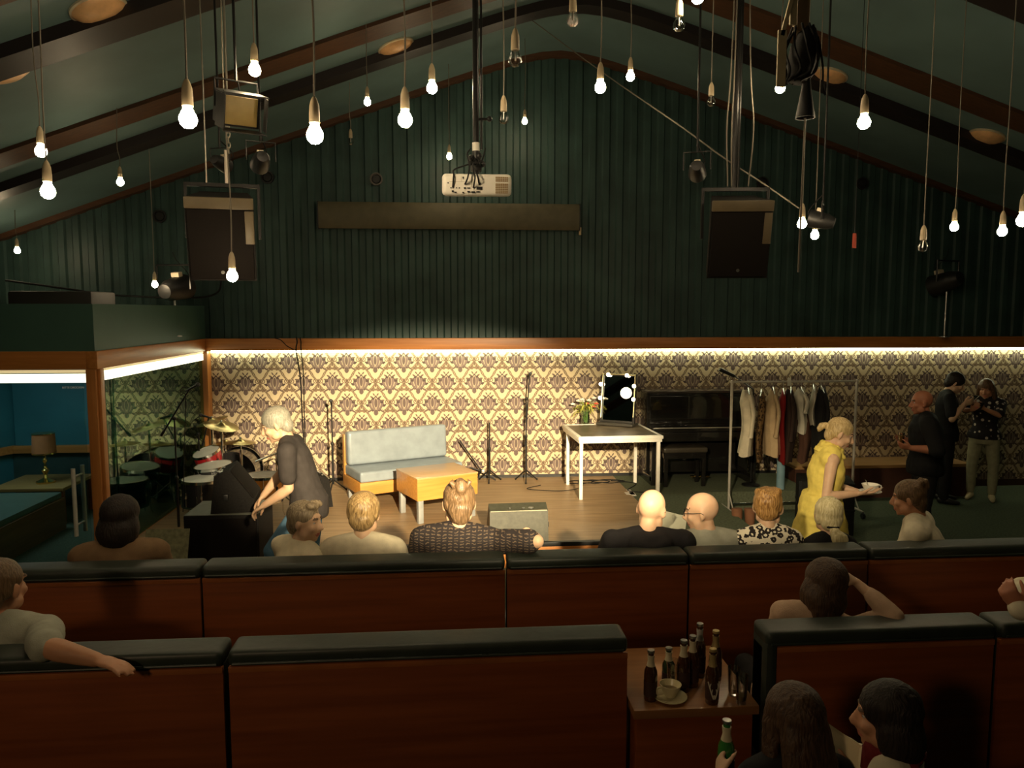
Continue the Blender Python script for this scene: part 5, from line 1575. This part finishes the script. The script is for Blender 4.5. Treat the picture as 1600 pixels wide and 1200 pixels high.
        if style == 'crop':
            h.ball((0, -.060, -.012), (.066 + v, .046 + v, .06), 16, 10)
            for sg in (-1, 1): h.ball((sg * .066, -.02, .012), (.018 + v, .038, .04), 12, 8)
            for k in range(9): h.ball((.05 * math.cos(k * 2.4), -.03 + .05 * math.sin(k * 2.4), .100 - .009 * (k % 3)), (.028, .03, .026), 10, 8)
        if style == 'bun':
            h.tube([(0, -.09, .05), (.0, -.115, .075), (0, -.11, .105), (.0, -.085, .115), (0, -.07, .10)], [.02, .026, .028, .024, .016], 10)
            for sg in (-1, 1): h.tube([(sg * .03, -.095, .09), (sg * .05, -.10, .115), (sg * .035, -.085, .13)], [.014, .012, .004], 8)
            h.ball((0, -.072, -.055), (.05, .03, .05), 12, 8)
        if style == 'pony':
            h.tube([(0, -.098, .005), (-.0, -.126, .014), (.004, -.147, -.004), (.0, -.152, -.032), (0, -.145, -.055)], [.016, .026, .028, .022, .006], 12)
        if style == 'longpony':
            h.ball((0, -.062, -.02), (.070, .05, .075), 16, 10)
            for sg in (-1, 1): h.ball((sg * .066, -.01, .0), (.022, .055, .06), 12, 8)
            h.tube([(0, -.095, -.055), (.005, -.115, -.085), (.02, -.12, -.12), (.06, -.115, -.145), (.085, -.11, -.15)], [(.028, .02), (.034, .022), (.05, .026), (.05, .022), (.02, .01)], 12, ref=(1, 0, 0))
        if style == 'long':
            pts = [(0, -.05, .05), (0, -.075, -.03), (0, -.095, -.12), (0, -.105, -.22), (0, -.10, -.31), (0, -.095, -.36)]
            h.tube(pts, [(.085, .05), (.095, .055), (.105, .052), (.11, .045), (.095, .036), (.05, .02)], 18, ref=(1, 0, 0))
            for sg in (-1, 1): h.tube([(sg * .06, .02, .07), (sg * .08, .012, -.01), (sg * .09, .0, -.10), (sg * .088, -.01, -.19), (sg * .08, -.02, -.26)], [(.026, .03), (.025, .036), (.026, .036), (.022, .03), (.008, .01)], 12, ref=(1, 0, 0))
        if extra:
            for pts, rad in extra: h.tube([V(p) for p in pts], rad, 12, ref=(1, 0, 0))
        h.xf(s.mx); s.fin(h)
        me = remesh(h, name, mat, .0075, 3, disp, 38, seed=len(s.label))
        return put(me, name, s.t, label)
    def cap(s, mat, backward=False):
        h = MB(); h.ball((0, -.015, .052), (.086, .100, .080), 20, 12)
        sg = -1 if backward else 1
        h.tube([(0, sg * .07, .052), (0, sg * .13, .046), (0, sg * .165, .035)], [(.07, .012), (.066, .009), (.03, .006)], 16, ref=(1, 0, 0))
        h.xf(s.mx); s.fin(h); return put(remesh(h, 'cap', mat, .0075, 3), 'cap', s.t)
    def glasses(s):
        h = MB()
        for sg in (-1, 1):
            h.tube([(sg * .030 + .021 * math.cos(a), .099, .009 + .016 * math.sin(a)) for a in [k * PI / 8 for k in range(17)]], .0018, 6, cap=False)
            h.tube([(sg * .051, .098, .012), (sg * .078, .05, .014), (sg * .086, -.005, .012), (sg * .084, -.02, .0)], .0018, 6)
        h.tube([(-.009, .1, .012), (.009, .1, .012)], .0018, 6)
        h.xf(s.mx); s.fin(h); return h.build('glasses', m_black, s.t)
    def item(s, mb, name, mat, label=None):
        s.fin(mb); o = mb.build(name, mat, s.t)
        if label: o['label'] = label
        return o
def arm_via(P_, i, el_w, wr_w, **k):
    e, w_ = P_.loc(el_w), P_.loc(wr_w)
    return P_.arm(i, e - P_.sh[i], w_ - e, **k)
H_dark = hair_mat('hair_black_brown', (.010, .007, .006), (.020, .013, .009), .6)
H_brown = hair_mat('hair_brown', (.035, .018, .010), (.075, .040, .020), .55)
H_lbrown = hair_mat('hair_light_brown', (.075, .046, .022), (.17, .105, .055))
H_blond = hair_mat('hair_blond', (.12, .075, .03), (.34, .23, .10))
H_gold = hair_mat('hair_golden', (.16, .075, .02), (.42, .24, .08))
H_plat = hair_mat('hair_platinum', (.48, .40, .20), (.74, .66, .40))
H_grey = hair_mat('hair_grey_blond', (.13, .095, .055), (.33, .26, .17))
H_white = hair_mat('hair_white_grey', (.21, .20, .16), (.33, .31, .25))
C = lambda n, c, **k: M(n, c, .8, spec=.2, var=.10, scale=20, bump=.15, bscale=220, **k)
c_cream = C('cream_cotton', (.58, .52, .38))
c_white = C('off_white_cotton', (.62, .55, .39))
c_brown = C('dusty_brown_knit', (.17, .105, .055))
c_black = C('black_cotton', (.012, .012, .013))
c_char = C('charcoal_cotton', (.035, .030, .028))
c_grey = C('grey_green_shirt', (.30, .30, .24))
c_hood = C('black_hoodie', (.014, .013, .014))
c_jeans = C('blue_denim', (.10, .20, .30))
c_pants = C('dark_trousers', (.015, .014, .014))
c_olive = C('pale_olive_jeans', (.28, .27, .17))
c_yellow = C('yellow_dress_cloth', (.72, .58, .13))
c_rose = C('pale_rose_knit', (.46, .31, .21))
c_red = C('dark_red_scarf', (.12, .012, .014))
SEAT = .45 + AZ
# 1 ---- first row, left to right
P = Person('person with black bob hair and brown top seated in front of the glass booth', aty(190, 811, 4.50), seat=SEAT, floor=AZ, yaw=12, hyaw=-22, female=True, build=1.18)
P.build_body(face=False); P.top(c_brown, 'sweater', 1.9); P.trousers(c_pants); P.shoes(m_black); P.hair(H_dark, 'bob', vol=.012)
P = Person('person in off white shirt turning a smiling face right toward the boyish neighbour', aty(477, 815, 4.53), seat=SEAT, floor=AZ, yaw=-38, side=6, lean=6, hyaw=-66, hpitch=6, female=True, build=1.0)
P.build_body(); P.top(c_white, 'shirt', 1.8, collar=.02); P.trousers(c_pants); P.shoes(m_black); P.hair(H_grey, 'quiff')
P = Person('person with blond bowl cut in white T-shirt seen from behind', aty(569, 804, 4.50), seat=SEAT, floor=AZ, yaw=-2, hyaw=-4, hpitch=10, build=1.04)
P.build_body(face=False); P.top(c_cream, 't_shirt', 1.1); P.trousers(c_jeans); P.shoes(m_black); P.hair(H_blond, 'short', vol=.008)
P = Person('person with hair bun and dark patterned top, elbow on the bench back', aty(717, 787, 4.48), seat=SEAT, floor=AZ, yaw=-6, side=2, hyaw=12, hpitch=10, female=True, build=1.2)
e_ = aty(807, 848, 4.30)
arm_via(P, 1, e_ + V((0, .02, .0)), e_ + V((-.02, .25, -.03)), detail=False)
P.build_body(face=False); P.top(pattern_mat('dashed_cloth', (.022, .018, .018), (.11, .08, .055), 'dash', 62), 'blouse', .80, slv=.02); P.trousers(c_pants); P.shoes(m_black); P.hair(H_lbrown, 'bun')
P = Person('bald person in black hoodie looking down, seated before the wooden stage', aty(1018, 797, 4.48), seat=SEAT, floor=AZ, yaw=-4, hyaw=-30, hpitch=16, build=1.16, hroll=4)
P.build_body(face=False); P.top(c_hood, 'hoodie', 1.95, hood=True, slv=.022); P.trousers(c_pants); P.shoes(m_black); P.glasses()
P.hair(hair_mat('hair_stubble', (.30, .18, .12), (.36, .22, .15)), 'none', disp=0) if False else None
P = Person('bald person with glasses in grey shirt looking left at the neighbour', aty(1096, 800, 4.50), seat=SEAT, floor=AZ, yaw=6, hyaw=62, hpitch=10, build=1.08, skin='fair')
P.build_body(); P.top(c_grey, 'shirt', 1.9, collar=.022); P.trousers(c_pants); P.shoes(m_black); P.glasses()
P = Person('person with short golden hair in black and white floral top', aty(1200, 793, 4.50), seat=SEAT, floor=AZ, yaw=-4, hyaw=-24, hpitch=6, female=True, build=1.0)
P.build_body(face=False); P.top(pattern_mat('floral_cloth', (.70, .64, .50), (.02, .016, .015), 'floral', 25), 'blouse', .9); P.trousers(c_pants); P.shoes(m_black); P.hair(H_gold, 'crop')
P = Person('person with platinum ponytail tied by a black band, in front of the yellow dress', aty(1294, 806, 4.50), seat=SEAT, floor=AZ, yaw=0, hyaw=-10, hpitch=8, female=True, build=.86)
P.build_body(face=False); P.top(c_black, 'shirt', 1.5); P.trousers(c_pants); P.shoes(m_black); P.hair(H_plat, 'longpony', vol=.004)
b = MB(); b.tube([(.033 * math.cos(a), -.095 + .022 * math.sin(a), -.06) for a in [k * PI / 6 for k in range(13)]], .007, 6); b.xf(P.mx); P.item(b, 'hair_band', c_black)
P = Person('blonde person in cream top leaning left over the bench at far right', aty(1419, 779, 4.55), seat=SEAT, floor=AZ, yaw=52, lean=13, hyaw=4, hpitch=10, female=True, build=1.08, skin='tan', hs=.94)
w_ = aty(1388, 838, 4.53)
P.arm(0, (-.1, .55, -1), (0, 1, .1), detail=True)
P.build_body(); P.top(c_cream, 'top', 1.2); P.trousers(c_pants); P.shoes(m_black); P.hair(H_lbrown, 'bun', vol=.003)

# 2 ---- standing people
P = Person('person with white hair and black T-shirt bending left over the subwoofer', aty(431, 664, 6.45), yaw=92, lean=17, hyaw=6, hpitch=24, build=1.0, bow=26, legs=(((-.1, .62, -.78), (0, -.1, -1)), ((.1, .05, -1), (0, -.12, -1))))
P.arm(0, wrist=aty(412, 790, 6.3), pole=(-.3, -1, -.1), curl=.5); P.arm(1, wrist=aty(405, 785, 6.75), pole=(.3, -1, -.1), curl=.5)
P.build_body(); P.top(c_char, 't_shirt', .68, slv=.02); P.trousers(c_jeans); P.shoes(m_black); P.hair(H_white, 'short', vol=.004)
P = Person('person in yellow sleeveless dress standing and looking down at a white cup', aty(1313, 678, 5.85), yaw=-108, lean=5, hyaw=-2, hpitch=24, female=True, build=1.02, bow=14, hs=1.02)
P.arm(1, wrist=aty(1340, 771, 5.62), pole=(.5, -1, -.5), hand=(.0, 1, .12), palm=(-.2, 0, 1), curl=.22)
P.arm(0, wrist=aty(1346, 770, 5.95), pole=(-.5, -1, -.5), hand=(.25, 1, .1), palm=(.2, 0, 1), curl=.3)
P.build_body(); P.top(c_yellow, 'dress', 0, hem=-.1, neck=.53, inf=.024, flare=[(.0, .185, .175), (.10, .20, .20), (.22, .215, .225)], fold=.010)
b = MB(); b.tube([P.nb - P.sp * .045 + P.fy * .005, P.nb + P.nd * .012 + P.fy * .012, P.nb + P.nd * .035 + P.fy * .015], [(.135, .12), (.095, .095), (.08, .082)], 18, ref=P.rx); P.fin(b); put(remesh(b, 'ruffle_collar', c_yellow, .008, 2, .014, 22), 'ruffle_collar', P.t)
P.trousers(c_pants); P.shoes(m_black); P.hair(H_blond if False else hair_mat('hair_honey_blond', (.36, .25, .10), (.62, .47, .24)), 'pony')
cb = aty(1360, 763, 5.76)
t = thing('cup', 'white cup on a saucer held by the person in the yellow dress', 'cup', cb)
m_chn = M('white_china', (.80, .76, .66), .25, var=.03)
MB().lathe([(0, -.028), (.03, -.028), (.045, -.012), (.062, .022), (.066, .034), (.0625, .034), (.058, .022), (.04, -.01), (0, -.02)], seg=28).build('cup_bowl', m_chn, t)
MB().tube(bez([(.06, 0, .022), (.088, 0, .018), (.082, 0, -.012), (.05, 0, -.01)], 5), .005, 8).build('handle', m_chn, t)
mb = MB(); mb.cyl((-.02, 0, .02), (-.05, -.01, .075), .0028); mb.build('spoon', m_chrome, t)
tag(MB().lathe([(0, -.006), (.05, -.006), (.085, .006), (.085, .010), (.05, -.001), (0, -.001)], cb + V((0, 0, -.03)), 30).build('saucer', m_chn), 'white saucer under the cup held by the yellow dress person', 'saucer')
P = Person('bald person in black clothes standing with both hands forward by the wall bench', aty(1440, 629, 7.9), yaw=66, hyaw=4, hpitch=8, build=1.2, skin='red', lean=3)
P.arm(0, wrist=aty(1424, 700, 7.75), pole=(-.5, -1, -.6), curl=.45, palm=(.6, 0, .4), hand=(.15, 1, .15)); P.arm(1, wrist=aty(1418, 688, 8.2), pole=(.5, -1, -.6), curl=.45, palm=(-.6, 0, .4), hand=(-.1, 1, .1))
P.build_body(); P.top(c_black, 'shirt', 1.15, slv=.03, inf=.03); P.trousers(c_pants, inf=.02); P.shoes(m_black)
gp = aty(1408, 684, 8.0)
t = thing('drinking_glass', 'amber glass held by the bald person in black clothes', 'glass', gp)
MB().lathe([(0, -.07), (.03, -.07), (.036, .06), (.033, .06), (.028, -.06), (0, -.06)], seg=20).build('glass_wall', m_gl, t)
MB().lathe([(0, -.058), (.027, -.058), (.032, .03), (0, .03)], seg=18).build('drink', M('beer', (.45, .22, .05), .15), t)
P = Person('person with short dark hair in black T-shirt at the wall, looking down at a phone', aty(1493, 599, 9.75), yaw=-116, hyaw=-4, hpitch=28, bow=16, build=1.04)
ph = aty(1517, 624, 9.55)
P.arm(1, wrist=aty(1506, 632, 9.5), pole=(.5, -.6, -1), hand=(-.1, 1, .5), palm=(-.8, .1, .5), curl=.4); P.arm(0, wrist=aty(1509, 631, 9.72), pole=(-.5, -.6, -1), hand=(.2, 1, .5), palm=(.8, .1, .5), curl=.4)
P.build_body(); P.top(c_black, 't_shirt', .75, slv=.02); P.trousers(c_pants); P.shoes(m_black); P.hair(H_dark, 'short', vol=.006)
def phone(c, lab, rot, mat2):
    t = thing('smartphone', lab, 'phone', c); t.rotation_euler = rot
    MB().box((-.036, -.004, -.073), (.036, .004, .073), .006).build('case', mat2, t)
    MB().box((-.033, -.0052, -.068), (.033, -.004, .068)).build('screen', m_pia, t)
    return t
phone(ph + V((.035, 0, .01)), 'white smartphone held by the short haired person in black T-shirt', (R(-60), 0, R(-70)), m_white)
g0 = atz(1543, 779, 0)
P = Person('person in dotted black top and pale jeans standing with a phone at the wall', aty(1541, 608, 9.85), yaw=140, hyaw=-8, hpitch=16, female=True, build=1.04, skin='tan', legs=(((-.10, .03, -1), (0, -.05, -1)), ((.10, .03, -1), (0, -.05, -1))))
c2 = aty(1531, 635, 9.58)
P.arm(0, wrist=c2 + V((.075, .03, -.03)), pole=(-1, -.3, -.8), hand=(.6, .6, .3), palm=(.5, -.4, .6), curl=.45); P.arm(1, wrist=c2 + V((-.09, .03, -.05)), pole=(1, -.3, -.8), hand=(-.5, .6, .5), palm=(-.6, -.4, .6), curl=.45)
P.build_body(); P.top(pattern_mat('dotted_cloth', (.015, .013, .014), (.5, .45, .38), 'dots', 13), 'blouse', .85, hem=-.07, slv=.022); P.trousers(c_olive, length=1.9, inf=.012); P.shoes(C('pale_socks', (.55, .47, .30)), 'sock'); P.hair(hair_mat('hair_chestnut', (.06, .034, .018), (.15, .085, .04)), 'long', vol=.006)
phone(c2, 'dark smartphone held by the person in the dotted black top', (R(-40), 0, R(170)), m_black)

# 3 ---- second row
P = Person('person with brown hair and rose top propping the head on one hand', aty(1286, 914, 3.42), seat=SEAT, floor=AZ, yaw=-6, side=15, lean=-2, hyaw=6, hroll=16, hpitch=6, female=True, build=1.1)
arm_via(P, 1, aty(1402, 962, 3.21), aty(1335, 902, 3.36), hand=(-.75, .1, .45), palm=(-.6, .3, -.3), curl=.35)
P.arm(0, (-.2, .1, -1), (.1, .8, -.6), detail=False)
P.build_body(face=False); P.top(c_rose, 'top', 1.62); P.trousers(c_pants); P.shoes(m_black); P.hair(H_brown, 'bob', vol=.02, extra=[([(0, -.07, -.05), (.0, -.085, -.13), (-.02, -.08, -.19)], [(.085, .045), (.075, .04), (.03, .015)])])
P = Person('person in grey green shirt at the left picture edge, arm along the bench', aty(2, 918, 3.40), seat=SEAT, floor=AZ, yaw=-8, side=-3, hyaw=-8, hpitch=4, build=1.15, skin='tan')
arm_via(P, 1, aty(70, 1000, 3.21), aty(118, 1012, 3.17), curl=.2, palm=(0, 0, -1))
P.build_body(face=False); P.top(c_grey, 'shirt', .95, collar=.012, slv=.016, inf=.02); P.trousers(c_pants); P.shoes(m_black); P.hair(H_lbrown, 'short')
P = Person('person mostly beyond the right picture edge, fist resting on the bench back', (2.98, 3.45, 1.43), seat=SEAT, floor=AZ, yaw=0, build=1.1, skin='red')
arm_via(P, 0, V((2.74, 3.28, 1.27)), aty(1579, 944, 3.21), hand=(-.5, .2, .8), palm=(.6, .3, -.4), curl=.9)
P.build_body(face=False); P.top(c_cream, 'shirt', 1.97, slv=.02); P.trousers(c_pants); P.shoes(m_black); P.hair(H_dark, 'short')

# 4 ---- third row, near right corner
P = Person('person with long brown hair in black top holding a green bottle', aty(1238, 1124, 2.26), seat=SEAT, floor=AZ, yaw=2, hyaw=10, hpitch=4, female=True, build=1.0)
wb = aty(1122, 1186, 2.38)
P.arm(0, wrist=wb + V((.0, -.03, -.05)), pole=(-.8, -.5, -.8), hand=(.25, .75, .5), palm=(1, .1, -.1), curl=.62)
P.build_body(face=False); P.top(c_black, 'sweater', 1.9); P.trousers(c_pants); P.shoes(m_black); P.hair(H_brown, 'long', vol=.012)
bp = aty(1135, 1160, 2.42)
bottle(0, 0, .25, 'green glass bottle held up by the person with long brown hair', glass=M('bright_green_bottle_glass', (.03, .16, .03), .1, spec=.8, coat=.5), neck=m_lab, p=bp + V((0, 0, -.145)))['group'] = 'held bottle'  # brighter copy of the green glass, with light put into its colour
P = Person('person with dark hair, red scarf and cream cardigan facing left in the near right corner', aty(1384, 1120, 2.24), seat=SEAT, floor=AZ, yaw=48, hyaw=14, hpitch=6, female=True, build=1.02, skin='tan')
wp = aty(1308, 1188, 2.27)
P.arm(0, wrist=wp + V((.05, -.03, -.03)), pole=(-.8, -.3, -1), hand=(.3, 1, .2), palm=(.6, 0, .6), curl=.35); P.arm(1, wrist=wp + V((.06, .22, -.03)), pole=(.8, -.3, -1), hand=(-.3, 1, .2), palm=(-.6, 0, .6), curl=.35)
P.build_body(); P.top(c_cream, 'cardigan', 1.9, slv=.024, inf=.022); P.trousers(c_pants); P.shoes(m_black); P.hair(H_dark, 'bob', vol=.006)
b = MB(); b.tube([P.nb - P.sp * .05, P.nb - P.sp * .01 + P.fy * .02, P.nb + P.nd * .05 + P.fy * .03], [(.135, .125), (.11, .108), (.08, .082)], 18, ref=P.rx); P.fin(b); put(remesh(b, 'scarf', c_red, .009, 2, .012, 20), 'scarf', P.t)
q = [aty(1282, 1122, 2.34), aty(1347, 1166, 2.26), aty(1343, 1205, 2.22), aty(1284, 1210, 2.27)]
mb = MB(); n_ = (q[1] - q[0]).cross(q[3] - q[0]).normalized() * .0012
mb.add([p + n_ for p in q] + [p - n_ for p in q], [(0, 1, 2, 3), (7, 6, 5, 4), (0, 4, 5, 1), (1, 5, 6, 2), (2, 6, 7, 3), (3, 7, 4, 0)])
tag(mb.build('paper_sheet', M('cream_paper', (.62, .52, .32), .7, var=.04), smooth=False), 'white paper sheet held between the two talking women', 'paper')
# menu between the bald men, phone-like card of the dark haired woman
mb = MB(); c = aty(1050, 822, 4.70)
mb.obox(c, (.17, .22, .004), Matrix.Rotation(R(35), 3, 'X') @ rotz(R(-20)))
tag(mb.build('menu_card', M('grey_paper', (.42, .42, .32), .6)), 'pale menu card held between the two bald people', 'menu')
mb = MB(); c = aty(241, 854, 4.65)
mb.obox(c, (.006, .05, .05), rotz(R(-30)) @ Matrix.Rotation(R(30), 3, 'X'), .002)
tag(mb.build('white_card', M('white_card', (.6, .58, .5), .6)), 'small white card held by the person with the black bob', 'card')
